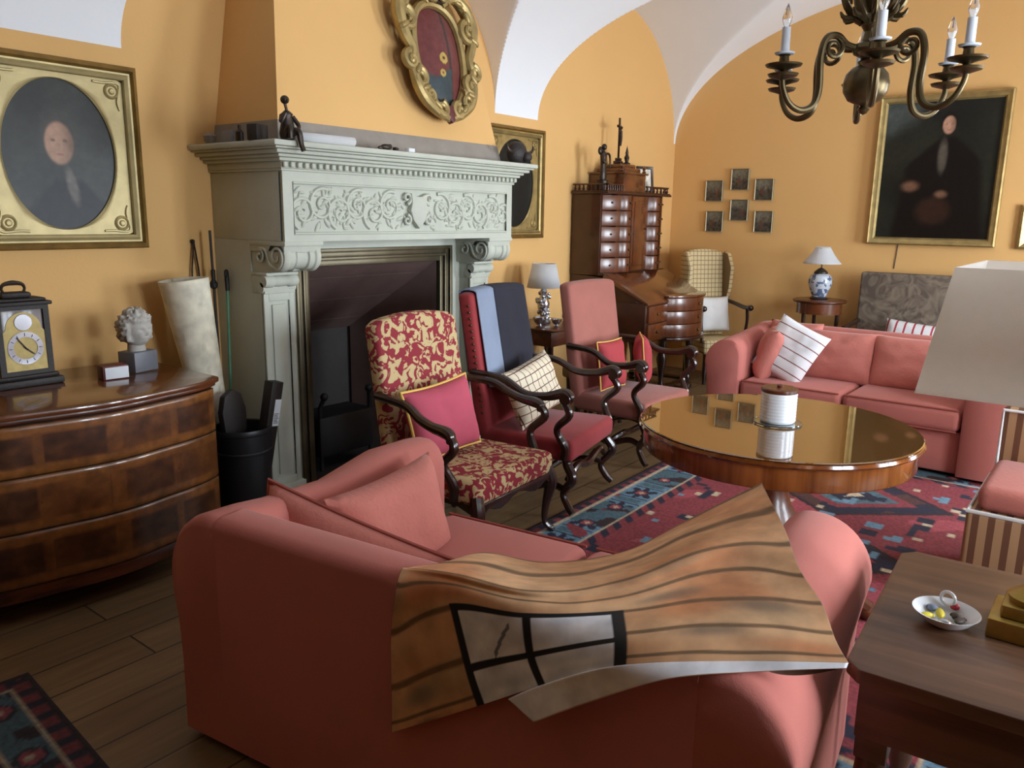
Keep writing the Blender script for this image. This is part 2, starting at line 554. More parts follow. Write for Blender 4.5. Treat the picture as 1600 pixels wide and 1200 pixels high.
wr = MB()
edges = [XB] + [v for w in WINDOWS for v in w] + [XL]
for i in range(len(edges) - 1):
    x0, x1 = edges[i], edges[i + 1]
    if i % 2 == 0:
        wr.prism([(x0, 0), (x1, 0)] + top_poly(x0, x1), RY - 0.3, RY, 'y')
    else:
        wr.prism([(x0, 0), (x1, 0), (x1, WIN_Z[0]), (x0, WIN_Z[0])], RY - 0.3, RY, 'y')
        wr.prism([(x0, WIN_Z[1]), (x1, WIN_Z[1])] + top_poly(x0, x1), RY - 0.3, RY, 'y')
struct('wall_right', wr, M['wall'], angle=30)

arch = [(y, zmain(y)) for y in reversed(YS[1:-1])]
wf = MB(); wf.prism([(RY - .3, 0), (YD + .3, 0), (YD + .3, ZS), (YD, ZS)] + arch + [(RY, ZS), (RY - .3, ZS)], XL, XL + 0.25, 'x')
struct('wall_far', wf, M['wall'], angle=30)
wb = MB(); wb.prism([(RY - .3, 0), (YD + .3, 0), (YD + .3, ZS), (YD, ZS)] + arch + [(RY, ZS), (RY - .3, ZS)], XB - 0.25, XB, 'x')
struct('wall_back', wb, M['wall'], angle=30)

# floor: broad worn boards along the room
m, nt, b = new_mat('floor_boards')
tc = node(nt, 'ShaderNodeTexCoord')
bk = node(nt, 'ShaderNodeTexBrick')
bk.inputs['Color1'].default_value = lin('#6b543a'); bk.inputs['Color2'].default_value = lin('#7b6244'); bk.inputs['Mortar'].default_value = lin('#33271b')
bk.inputs['Scale'].default_value = 1.0; bk.inputs['Mortar Size'].default_value = 0.004
bk.inputs['Brick Width'].default_value = 2.6; bk.inputs['Row Height'].default_value = 0.19
nt.links.new(tc.outputs['Object'], bk.inputs['Vector'])
mp = node(nt, 'ShaderNodeMapping'); mp.inputs['Scale'].default_value = (1.2, 16, 1)
nt.links.new(tc.outputs['Object'], mp.inputs['Vector'])
n = node(nt, 'ShaderNodeTexNoise'); n.inputs['Scale'].default_value = 2.0; n.inputs['Detail'].default_value = 7
nt.links.new(mp.outputs['Vector'], n.inputs['Vector'])
mr = node(nt, 'ShaderNodeMapRange'); mr.inputs['To Min'].default_value = 0.55; mr.inputs['To Max'].default_value = 1.4
nt.links.new(n.outputs['Fac'], mr.inputs['Value'])
vm = node(nt, 'ShaderNodeVectorMath'); vm.operation = 'SCALE'
nt.links.new(bk.outputs['Color'], vm.inputs[0]); nt.links.new(mr.outputs['Result'], vm.inputs['Scale'])
nt.links.new(vm.outputs['Vector'], b.inputs['Base Color'])
b.inputs['Roughness'].default_value = 0.42
bump(nt, b, n.outputs['Fac'], 0.08)
fl = MB(); fl.box((XB, RY - 0.3, -0.08), (XL, YD, 0))
struct('floor', fl, m)

# windows in the right wall
for i, (x0, x1) in enumerate(WINDOWS):
    wm = MB()
    y0, y1 = RY - 0.2, RY - 0.14
    z0, z1 = WIN_Z
    f = 0.06
    wm.box((x0, y0, z0), (x0 + f, y1, z1)).box((x1 - f, y0, z0), (x1, y1, z1)).box((x0 + f, y0, z0), (x1 - f, y1, z0 + f)).box((x0 + f, y0, z1 - f), (x1 - f, y1, z1))
    xm = (x0 + x1) / 2
    wm.box((xm - 0.04, y0, z0 + f), (xm + 0.04, y1, z1 - f))
    for k in (1, 2):
        zz = z0 + (z1 - z0) * k / 3
        wm.box((x0 + f, y0 + .02, zz - 0.015), (xm - 0.04, y1 - .01, zz + 0.015)).box((xm + 0.04, y0 + .02, zz - 0.015), (x1 - f, y1 - .01, zz + 0.015))
    struct('window_%d' % (i + 1), wm, M['white_paint'], smooth=False)

# ------------------------------------------------------------------ fireplace
HX0, HX1, HY = 2.47, 4.30, 3.371
fp = thing('fireplace', 'tall pale carved stone fireplace with scroll brackets and dark open hearth', 'fireplace', (0, 0, 0))
# hood block (frieze) reaching back to the wall
mb = MB(); mb.box((HX0, HY + .012, 1.455), (HX1, YD - .001, 1.80), 0.004)
obj('hood', mb, M['stone'], fp)
# raised panel border
mb = MB()
px0, px1, pz0, pz1 = HX0 + .06, HX1 - .06, 1.495, 1.745
mb.box((HX0, HY, 1.455), (HX1, HY + .03, pz0)).box((HX0, HY, pz1), (HX1, HY + .03, 1.80)).box((HX0, HY, pz0), (px0, HY + .03, pz1)).box((px1, HY, pz0), (HX1, HY + .03, pz1))
bead = 0.007
mb.tube([(px0, HY, pz0), (px1, HY, pz0), (px1, HY, pz1), (px0, HY, pz1)], bead, 6, closed=True)
frz = obj('frieze_panel', mb, M['stone'], fp)
# foliage relief
random.seed(4)
mb = MB()
def spiral(cx, cz, r0, turns, sgn, start, y=HY + .010, rad=.012):
    pts, rr = [], []
    n_ = int(22 * turns)
    for i in range(n_ + 1):
        t = i / n_
        a = start + sgn * t * turns * 2 * PI
        r = r0 * (1 - t * 0.85)
        pts.append((cx + r * math.cos(a), y - 0.004 * t, cz + r * math.sin(a)))
        rr.append(rad * (1 - 0.5 * t))
    mb.tube(pts, rr, 6)
def leaf(cx, cz, a, l, y=HY + .012):
    mb.ball((cx, y, cz), (l, .011, l * .38), 8, 6, Matrix.Rotation(a, 4, 'Y'))
zc = (pz0 + pz1) / 2
xm = (px0 + px1) / 2 + .02
k = 6
for side in (-1, 1):
    span = (px1 - px0) / 2 - 0.12
    for i in range(k):
        cx = xm + side * (0.15 + span * (i + .5) / k * 0.98)
        up = 1 if i % 2 == 0 else -1
        spiral(cx, zc + up * .018, .088, 1.6, -side * up, PI / 2 * up + side * .4)
        for j in range(22):
            a = random.uniform(0, 2 * PI)
            r = random.uniform(.03, .125)
            x_, z_ = cx + r * math.cos(a) * 1.1, zc + r * math.sin(a)
            if pz0 + .02 < z_ < pz1 - .02 and px0 + .03 < x_ < px1 - .03:
                leaf(x_, z_, random.uniform(0, PI), random.uniform(.018, .034))
obj('frieze_foliage', mb, M['stone'], fp)
mb = MB()
sh = [(-.07, .105), (-.02, .085), (.02, .085), (.07, .105), (.06, .05), (.075, 0), (.05, -.06), (0, -.11), (-.05, -.06), (-.075, 0), (-.06, .05)]
mb.prism([(xm + a * .95, zc + c_ * .95) for a, c_ in sh], HY - .022, HY + .02, 'y', 0.006)
spiral(xm - .09, zc + .07, .035, 1.2, 1, -1.5, HY - .006, .011); spiral(xm - .09, zc - .055, .032, 1.2, -1, 1.5, HY - .006, .011)
spiral(xm + .09, zc + .07, .035, 1.2, -1, -1.5, HY - .006, .011); spiral(xm + .09, zc - .055, .032, 1.2, 1, 1.5, HY - .006, .011)
obj('frieze_shield', mb, M['stone'], fp)
# cornice: stepped moulding wrapped round three sides
def wrap(mb, off, z0, z1, bev=.004):
    mb.box((HX0 - off, HY - off, z0), (HX1 + off, YD - .001, z1), bev)
mb = MB()
wrap(mb, .012, 1.80, 1.812); wrap(mb, .04, 1.845, 1.862, .006); wrap(mb, .058, 1.862, 1.878, .007); wrap(mb, .085, 1.878, 1.898, .008); wrap(mb, .105, 1.898, 1.908); wrap(mb, .125, 1.908, 1.936, .008)
obj('mantel_shelf', mb, M['stone'], fp)
mb = MB()
wrap(mb, .014, 1.812, 1.845)
for i in range(44):
    x = HX0 - .02 + (HX1 - HX0 + .04) * (i + .5) / 44
    mb.box((x - .012, HY - .034, 1.816), (x + .012, HY - .01, 1.842), .004, 1)
obj('dentil_row', mb, M['stone'], fp)
# brackets, capitals, pilasters
SCR = []
def bracket(x0, x1):
    mb = MB()
    # rolled front: big cylinder across x, fluted with rings
    zc, r = 1.376, .078
    yc = HY + .078
    seg = 26
    prof = []
    W = x1 - x0
    for f_, rr in ((0, .9), (.05, 1), (.14, 1), (.18, .9), (.30, .9), (.33, .97), (.36, .84), (.5, .80), (.64, .84), (.67, .97), (.70, .9), (.82, .9), (.86, 1), (.95, 1), (1, .9)):
        prof.append((r * rr, f_ * W))
    m_ = Matrix.Translation((x0, yc, zc)) @ Matrix.Rotation(PI / 2, 4, 'Y')
    mb.lathe(prof, seg, m=m_)
    mb.box((x0, HY + .01, 1.40), (x1, HY + .30, 1.455), .004)
    mb.box((x0 - .006, HY - .005, 1.432), (x1 + .006, HY + .30, 1.455), .003)
    mb.prism([(HY + .06, 1.42), (HY + .30, 1.42), (HY + .30, 1.29), (HY + .2, 1.285), (HY + .14, 1.30), (HY + .09, 1.30)], x0 + .008, x1 - .008, 'x', .004)
    o = obj('bracket', mb, M['stone'], fp)
    for xs, d in ((x0, -1), (x1, 1)):
        mb = MB()
        pts, rr = [], []
        for i in range(40):
            t = i / 39; a = -PI / 2 + t * 2.6 * PI
            r_ = .062 * (1 - .8 * t)
            pts.append((xs + d * .001, yc + r_ * math.cos(a) * -1, zc + r_ * math.sin(a))); rr.append(.008)
        mb.tube(pts, rr, 6)
        mb.tube([(xs, yc, zc - .062), (xs, yc + .055, zc - .04), (xs, yc + .09, zc + .03), (xs, yc + .14, zc + .04)], .008, 6, smooth=5)
        pts = []
        for i in range(30):
            t = i / 29; a = PI / 2 + t * 2.2 * PI
            r_ = .04 * (1 - .8 * t)
            pts.append((xs + d * .001, yc + .14 + r_ * math.cos(a), zc + r_ * math.sin(a)))
        mb.tube(pts, .007, 6)
        obj('scroll_carving', mb, M['stone'], o)
def capital(x0, x1):
    mb = MB(); W = x1 - x0
    y0 = HY + .14
    m1 = Matrix.Translation((x0 - .008, y0 + .05, 1.245)) @ Matrix.Rotation(PI / 2, 4, 'Y')
    mb.lathe([(.03, 0), (.034, .02), (.034, .05), (.028, .06), (.031, W / 2), (.028, W - .045), (.034, W - .035), (.034, W - .005), (.03, W + .016)], 18, m=m1)
    m2 = Matrix.Translation((x0 - .008, y0 + .075, 1.212)) @ Matrix.Rotation(PI / 2, 4, 'Y')
    mb.lathe([(.028, 0), (.03, .03), (.026, .06), (.026, W - .045), (.03, W - .02), (.028, W + .016)], 18, m=m2)
    mb.box((x0 - .006, y0 + .02, 1.275), (x1 + .006, HY + .30, 1.292), .005)
    mb.box((x0, y0 + .05, 1.18), (x1, HY + .30, 1.276), .003)
    obj('capital', mb, M['stone'], fp)
def pilaster(x0, x1):
    mb = MB(); y0 = HY + .20
    mb.box((x0, y0 + .012, 0.12), (x1, HY + .30, 1.18))
    s_ = .03
    mb.box((x0, y0, 0.12), (x0 + s_, y0 + .02, 1.18), .003).box((x1 - s_, y0, .12), (x1, y0 + .02, 1.18), .003).box((x0 + s_, y0, 1.14), (x1 - s_, y0 + .02, 1.18), .003).box((x0 + s_, y0, .12), (x1 - s_, y0 + .02, .16), .003)
    mb.box((x0 + .052, y0 + .002, .18), (x1 - .052, y0 + .02, 1.12), .005)
    mb.box((x0 - .02, y0 - .02, 0), (x1 + .02, HY + .30, .12), .006)
    obj('pilaster', mb, M['stone'], fp)
for a, c_ in ((HX0, HX0 + .23), (HX1 - .23, HX1)):
    bracket(a, c_)
for a, c_ in ((HX0, HX0 + .19), (HX1 - .19, HX1)):
    capital(a, c_); pilaster(a, c_)
# side cheeks from pilaster to wall
mb = MB()
mb.box((HX0, HY + .30, 0), (2.745, YD - .001, 1.455)).box((4.025, HY + .30, 0), (HX1, YD - .001, 1.455)).box((2.745, HY + .30, 1.40), (4.025, YD - .001, 1.455))
obj('side_wall', mb, M['stone'], fp, smooth=False)
# iron surround
mb = MB()
def surround(o_, i_, y0, y1):
    mb.box((2.745 + o_, y0, 0), (2.745 + i_, y1, 1.40 - o_), .003).box((4.025 - i_, y0, 0), (4.025 - o_, y1, 1.40 - o_), .003).box((2.745 + i_, y0, 1.40 - i_), (4.025 - i_, y1, 1.40 - o_), .003)
surround(0, .022, HY + .285, HY + .33); surround(.022, .05, HY + .300, HY + .34); surround(.05, .068, HY + .29, HY + .34); surround(.068, .10, HY + .306, HY + .36)
obj('iron_surround', mb, mat('tarnished_brass_frame', '#5f5642', 0.4, 0.6, var=.2), fp)
# firebox: sloping plate hood, cheeks, back and hearth
mb = MB()
yf, yb = HY + .34, 4.62
A_, B_ = (2.845, yf, 1.30), (3.925, yf, 1.30)
Cb, Db = (2.95, 4.25, .84), (3.62, 4.25, .84)
n_ = 6
for i in range(n_):
    t0, t1 = i / n_, (i + 1) / n_
    l0, r0 = lerp(A_, Cb, t0), lerp(B_, Db, t0); l1, r1 = lerp(A_, Cb, t1), lerp(B_, Db, t1)
    o_ = .006 * (i % 2)
    q = [(p[0], p[1] + o_, p[2] - o_) for p in (l0, r0, r1, l1)]
    mb.add(q + [(p[0], p[1] + .03, p[2] + .03) for p in q], [(0, 1, 2, 3), (4, 5, 6, 7), (0, 1, 5, 4), (1, 2, 6, 5), (2, 3, 7, 6), (3, 0, 4, 7)])
for s_, P0, P1 in ((1, B_, Db), (-1, A_, Cb)):
    q = [P0, P1, (P1[0], P1[1], 0), (P0[0], P0[1], 0)]
    mb.add(q + [(p[0] + s_ * .02, p[1], p[2]) for p in q], [(0, 1, 2, 3), (4, 5, 6, 7), (0, 1, 5, 4), (1, 2, 6, 5), (2, 3, 7, 6), (3, 0, 4, 7)])
obj('smoke_hood', mb, M['hoodplate'], fp, smooth=False)
mb = MB()
mb.box((2.80, 4.27, 0), (3.95, 4.33, 1.34)).box((2.80, HY + .34, 0.0), (3.95, 4.33, .03))
obj('firebox_back', mb, M['soot'], fp, smooth=False)
# tapering chimney breast above the shelf, with its stone band
ch = MB()
def cb(z):
    t = z - 1.93
    return (HX0 + .03 + .16 * t, HX1 - .05 - .16 * t, 3.43 + .2 * t)
def breast(mb, z0, z1, off=0.0):
    a0, b0, y0 = cb(z0); a1, b1, y1 = cb(z1)
    vs = [(a0 - off, y0 - off, z0), (b0 + off, y0 - off, z0), (b0 + off, YD - .001, z0), (a0 - off, YD - .001, z0),
          (a1 - off, y1 - off, z1), (b1 + off, y1 - off, z1), (b1 + off, YD - .001, z1), (a1 - off, YD - .001, z1)]
    mb.add(vs, [(3, 2, 1, 0), (4, 5, 6, 7), (0, 1, 5, 4), (1, 2, 6, 5), (2, 3, 7, 6), (3, 0, 4, 7)])
breast(ch, 2.05, 3.56)
struct('wall_chimney_breast', ch, M['wall'], smooth=False)
mb = MB(); breast(mb, 1.936, 2.05, .004)
obj('stone_band', mb, M['band'], fp, smooth=False)

# things inside the hearth
lg = thing('fire_basket', 'black iron fire basket standing inside the dark hearth', 'fire basket', (3.2, 3.92, .03))
mb = MB()
mb.box((-.22, -.12, .08), (.22, .14, .34), .02)
obj('box', mb, M['black'], lg)
for sx in (-1, 1):
    mb = MB(); mb.tube([(sx * .2, -.1, 0), (sx * .2, -.1, .4), (sx * .18, -.12, .46)], .014, 8); mb.ball((sx * .18, -.12, .47), .025)
    obj('leg', mb, M['black'], lg)
    mb = MB(); mb.tube([(sx * .2, .11, 0), (sx * .2, .11, .2)], .012, 8)
    obj('leg', mb, M['black'], lg)

# ------------------------------------------------------------------ shelf ornaments
SZ = 1.937
def seated_figure():
    t = thing('figurine', 'small dark bronze seated figure with one leg hanging over the mantel corner', 'figurine', (2.45, 3.285, SZ))
    mb = MB()
    mb.lathe([(.0, 0), (.036, .004), (.042, .03), (.034, .07), (.024, .105), (.03, .12), (.012, .135)], 12, sy=.8)
    mb.tube([(0, -.02, .025), (.02, -.055, .04), (.03, -.062, -.02), (.036, -.07, -.05)], [.02, .016, .012, .012], 8, smooth=4)
    mb.tube([(-.02, -.01, .02), (-.02, -.045, .055), (-.02, -.05, .005)], [.02, .015, .011], 8, smooth=4)
    mb.tube([(.03, 0, .11), (.05, -.02, .07), (.03, -.04, .05)], [.012, .01, .008], 8, smooth=4)
    mb.tube([(-.03, 0, .11), (-.05, -.02, .08), (-.03, -.03, .12)], [.012, .01, .008], 8, smooth=4)
    obj('body', mb, M['bronze'], t)
    mb = MB(); mb.tube([(0, 0, .13), (-.012, -.004, .165)], .007, 8); mb.ball((-.014, -.006, .182), (.021, .021, .02)); mb.ball((-.014, -.026, .178), .007)
    obj('head', mb, M['bronze'], t)
seated_figure()
def small(name, label, cat, mb, m_, loc, group=None, rz=0):
    o = obj(name, mb, m_, loc=loc, rot=(0, 0, rz)); return tag(o, label, cat, group)
mb = MB(); mb.box((-.045, -.03, 0), (.045, .03, .075), .006)
small('carton', 'small dark box on the mantel beside the seated bronze figure', 'box', mb, M['leather'], (2.39, 3.44, SZ), rz=.3)
mb = MB(); mb.lathe([(.018, 0), (.02, .01), (.02, .05), (.008, .065), (.008, .085)], 12)
small('bottle', 'small dark bottle standing on the shaded side of the mantel', 'bottle', mb, M['bronze'], (2.41, 3.62, SZ))
mb = MB(); mb.lathe([(.015, 0), (.03, .02), (.033, .045), (.02, .06), (.0, .062)], 14)
small('pot', 'tiny round brown pot on the mantel nearest the wall', 'pot', mb, M['band'], (2.42, 3.90, SZ))
mb = MB(); mb.box((-.05, -.008, 0), (.05, .008, .07), .004, m=Matrix.Rotation(.2, 4, 'X'))
small('plaque', 'little grey plaque leaning at the back of the mantel end', 'plaque', mb, M['plinth'], (2.425, 3.76, SZ), rz=1.57)
t = thing('paper_roll', 'pale rolled paper tube lying on the mantel shelf', 'paper roll', (2.70, 3.30, SZ + .024), rot=(0, 0, -.03))
mb = MB(); mx = Matrix.Translation((-.165, 0, 0)) @ Matrix.Rotation(PI / 2, 4, 'Y')
mb.lathe([(.016, .004), (.0235, 0), (.0235, .33), (.016, .326)], 18, m=mx)
obj('outer_sheet', mb, M['shadeblue'], t)
mb = MB(); mb.lathe([(.0155, -.002), (.0155, .04)], 14, m=mx)
obj('painted_hollow', mb, M['black'], t)  # solid black plug, its colour stands for the shade inside the tube
mb = MB(); mb.ball((0, 0, .016), (.04, .016, .016)); mb.ball((.03, .004, .02), .014); mb.ball((-.04, 0, .01), (.02, .008, .01))
small('trinket', 'small dark animal ornament lying midway along the mantel shelf', 'ornament', mb, M['bronze'], (3.09, 3.29, SZ))
mb = MB(); mb.box((-.03, -.015, 0), (.03, .015, .022), .004)
small('matchbox', 'little pale box lying midway along the mantel shelf', 'box', mb, M['whitecard'], (3.27, 3.29, SZ), rz=.2)
mb = MB(); mb.box((-.02, -.012, 0), (.02, .012, .02), .004)
small('matchbox', 'tiny brown box between the animal ornament and pale box on mantel', 'box', mb, M['leather'], (3.17, 3.30, SZ), rz=.5)
t = thing('horned_ornament', 'round dark horned head ornament at the far end of the mantel', 'ornament', (4.325, 3.355, SZ))
mb = MB(); mb.ball((0, 0, .07), (.085, .06, .075), 18, 12); mb.ball((.04, -.05, .045), (.04, .04, .035))
obj('head', mb, M['leather'], t)
for sx in (-1, 1):
    mb = MB(); mb.tube([(sx * .05, -.02, .075), (sx * .1, -.03, .075), (sx * .135, -.03, .095), (sx * .14, -.03, .125)], [.014, .012, .009, .003], 8, smooth=4)
    obj('horn', mb, M['bronze'], t)

# ------------------------------------------------------------------ gilded shield on the chimney breast
sz0 = 2.52
t = thing('coat_of_arms', 'carved gilt cartouche with dark red and blue shield on chimney breast', 'shield', (3.70, 3.43 + .2 * (sz0 - 1.93) - .05, sz0), rot=(-math.atan(.2), 0, 0))
def board(u, v):
    # shield board, u around, v radial
    a = u * 2 * PI
    rx = .215 * (1 - .12 * math.cos(2 * a)); x = rx * math.cos(a); z = .30 * math.sin(a) * (1.05 if math.sin(a) < 0 else .95)
    x *= (1 - .35 * max(0, -math.sin(a)) ** 2)
    return (x * v, -.045 * (1 - v ** 2) - .005, z * v)
def boardcol(u, v):
    x, y, z = board(u, v)
    if z < -.10 + .03 * math.sin(x * 22) - (.0 if x < 0.05 else (.2 if x > .06 else 0)):
        c_ = lin('#3c4649')
    else:
        c_ = lin('#6a3936') if abs(x - .055) > .012 else lin('#41302c')
    for (cx, cz, r) in ((-.0, -.02, .032), (-.015, -.105, .022)):
        d = math.hypot(x - cx, z - cz)
        if d < r and d > r * .35: c_ = lin('#b39a50')
    return c_
painted('shield_board', board, boardcol, 96, 48, M['paint'], t, cu=True, solid=(.03, 0))
mb = MB()
def scroll(cx, cz, r0, a0, turns, rad, y=-.05, ell=1.0):
    pts, rr = [], []
    n_ = int(abs(turns) * 18) + 2
    for i in range(n_ + 1):
        q = i / n_; a = a0 + turns * 2 * PI * q; r = r0 * (1 - .82 * q)
        pts.append((cx + r * math.cos(a) * ell, y - .02 * q, cz + r * math.sin(a))); rr.append(rad * (1 - .45 * q))
    mb.tube(pts, rr, 8)
rim = []
for i in range(40):
    x, y, z = board(i / 40, 1.0)
    rim.append((x * 1.1, -.03, z * 1.06))
mb.tube(rim, .026, 8, closed=True, smooth=2)
obj('gilt_rim', mb, M['gold'], t)
mb = MB()
for s_ in (-1, 1):
    mb.tube([(s_ * .06, -.05, .30), (s_ * .16, -.06, .36), (s_ * .27, -.05, .31), (s_ * .315, -.05, .20), (s_ * .285, -.045, .08), (s_ * .245, -.05, .0), (s_ * .27, -.05, -.07), (s_ * .30, -.05, -.05)], [.02, .034, .042, .042, .036, .03, .028, .018], 10, smooth=5)
    scroll(s_ * .265, .17, .07, 1.6, s_ * 1.5, .026); scroll(s_ * .275, -.07, .052, PI / 2, -s_ * 1.4, .024)
    scroll(s_ * .225, -.16, .058, PI / 2, s_ * 1.4, .026); scroll(s_ * .165, -.255, .055, 2.0, -s_ * 1.4, .026)
    scroll(s_ * .075, -.325, .05, 1.2, s_ * 1.4, .024)
    mb.tube([(s_ * .27, -.05, -.1), (s_ * .24, -.05, -.2), (s_ * .19, -.05, -.28), (s_ * .1, -.05, -.34), (0, -.05, -.38)], [.022, .034, .034, .03, .018], 10, smooth=5)
    for (lx, lz, la) in ((.30, .12, .5), (.26, .26, 1.2), (.24, -.12, .9), (.2, -.22, .3), (.12, -.31, 2.4), (.2, .33, .3)):
        mb.ball((s_ * lx, -.07, lz), (.045, .022, .02), 8, 6, Matrix.Rotation(la * s_, 4, 'Y'))
obj('gilt_scrollwork', mb, M['gold'], t)
mb = MB()
mb.prism([(-.09, .30), (.09, .30), (.13, .40), (.06, .44), (.1, .52), (0, .56), (-.1, .52), (-.06, .44), (-.13, .40)], -.075, -.02, 'y', .012)
obj('crest', mb, M['bronze'], t)
mb = MB()
for s_ in (-1, 1):
    scroll(s_ * .05, .34, .045, 0, s_ * 1.4, .018, y=-.08)
    mb.tube([(s_ * .1, -.06, .31), (s_ * .15, -.06, .42), (s_ * .24, -.05, .50)], [.02, .028, .014], 8, smooth=4)
obj('crest_scrolls', mb, M['gold'], t)
mb = MB(); mb.prism([(-.028, -.30), (.028, -.30), (.03, -.38), (.0, -.405), (-.03, -.38)], -.07, -.03, 'y', .006)
obj('red_tail', mb, M['redcard'], t)
# ------------------------------------------------------------------ pictures
def moulding(W, H, steps):
    """rectangular frame from nested profile: steps = [(inset, depth forward)]"""
    mb = MB()
    vs, fs = [], []
    for ins, d in steps:
        for sx, sz in ((-1, -1), (1, -1), (1, 1), (-1, 1)):
            vs.append((sx * (W / 2 - ins), -d, sz * (H / 2 - ins)))
    for k in range(len(steps) - 1):
        for i in range(4):
            a, b = k * 4 + i, k * 4 + (i + 1) % 4
            fs.append((a, b, b + 4, a + 4))
    mb.add(vs, fs)
    return mb

def face_blob(c, x, z, cx, cz, rx, rz, skin, hair, light=-1):
    d = math.hypot((x - cx) / rx, (z - cz) / rz)
    h = math.hypot((x - cx) / (rx * 1.35), (z - cz - rz * .25) / (rz * 1.2))
    k = sstep(1.1, .7, h) * .85
    c = lerp(c, hair, k)
    s = sstep(1.0, .8, d)
    sk = lerp(skin, tuple(q * .45 for q in skin), sstep(-.2, 1.0, -light * (x - cx) / rx))
    c = lerp(c, sk, s)
    for ex in (-.38, .38):
        e = math.hypot((x - cx - ex * rx) / (rx * .2), (z - cz - .12 * rz) / (rz * .09))
        c = lerp(c, tuple(q * .25 for q in skin), .75 * sstep(1, .5, e) * s)
    e = math.hypot((x - cx) / (rx * .3), (z - cz + .48 * rz) / (rz * .08))
    c = lerp(c, (.25, .07, .06), .6 * sstep(1, .5, e) * s)
    e = math.hypot((x - cx - .1 * rx) / (rx * .14), (z - cz + .1 * rz) / (rz * .28))
    c = lerp(c, tuple(min(1, q * 1.15) for q in skin), .5 * sstep(1, .4, e) * s)
    return c

def oval_portrait(name, loc, rotz, label, W=.745, H=.853, rx=.247, rz=.335, variant=0):
    t = thing(name, label, 'picture', loc, rotz)
    mb = moulding(W, H, [(0, 0), (0, .035), (.006, .045), (.022, .05), (.030, .038), (.038, .036), (.052, .048), (.062, .042), (.066, .028)])
    obj('frame', mb, M['goldpale'] if variant == 0 else M['gold'], t, angle=25)
    mb = moulding(W + .004, H + .004, [(0, -.0), (0, .037), (.006, .049), (.022, .0545), (.028, .048), (.033, .036)])
    obj('outer_edge', mb, M['golddark'], t, angle=25)
    iw, ih = W / 2 - .064, H / 2 - .064
    def sp(u, v):
        a = u * 2 * PI; ca, sa = math.cos(a), math.sin(a)
        k = min(iw / max(abs(ca), 1e-6), ih / max(abs(sa), 1e-6))
        xi, zi = rx * ca, rz * sa
        xo, zo = ca * k, sa * k
        d = .022 + .01 * math.exp(-((v - .02) / .05) ** 2) - .012 * (1 if v < .005 else 0)
        return (xi + (xo - xi) * v, -d, zi + (zo - zi) * v)
    mb = MB(); mb.grid(sp, 96, 14, cu=True)
    for sx in (-1, 1):
        for sz in (-1, 1):
            mx = Matrix.Translation((sx * (iw - .055), -.022, sz * (ih - .055))) @ Matrix.Rotation(PI / 2, 4, 'X')
            mb.lathe([(.0, .010), (.010, .012), (.016, .004), (.022, .004), (.028, .012), (.034, .008), (.037, 0)], 20, m=mx)
            mb.tube([(sx * (iw - .02), -.024, sz * (ih - .14)), (sx * (iw - .03), -.026, sz * (ih - .10)), (sx * (iw - .018), -.024, sz * (ih - .02)), (sx * (iw - .10), -.026, sz * (ih - .02)), (sx * (iw - .14), -.024, sz * (ih - .018))], .006, 6, smooth=4)
    obj('spandrel', mb, M['goldpale'] if variant == 0 else M['gold'], t, angle=40)
    def pt(u, v):
        a = u * 2 * PI
        return (rx * v * math.cos(a) * 1.01, -.012, rz * v * math.sin(a) * 1.01)
    def pc(u, v):
        x, _, z = pt(u, v)
        c = lerp(lin('#2b2c2b'), lin('#474843'), .5 + .5 * nz(x * 5, z * 5, 3 + variant))
        if variant: return tuple(q * .35 for q in c[:3])
        # dark coat with sloping shoulders
        sh = -.13 - 1.1 * max(0, abs(x - .03) - .06) + .02
        c = lerp(c, lin('#232224'), sstep(.02, -.02, z - sh))
        # cravat
        cr = math.hypot((x - .035 - (-.10 - z) * .18) / .028, (z + .14) / .10)
        c = lerp(c, lin('#77716a'), .8 * sstep(1.1, .5, cr) * (.8 + .4 * nz(x * 40, z * 40)))
        return face_blob(c, x, z, .0, .052, .070, .104, lin('#a98670')[:3] + (1,), lin('#43403c'), -1)
    painted('canvas', pt, pc, 90, 60, M['paint'], t, cu=True)
    return t
oval_portrait('oval_portrait', (1.705, 3.997, 1.843), 0, 'oval portrait of a grey haired person in dark coat, gilt frame, above the commode')
oval_portrait('oval_portrait', (5.105, 3.997, 1.85), 0, 'gilt framed dark oval picture half hidden behind the end of the mantel', variant=1)

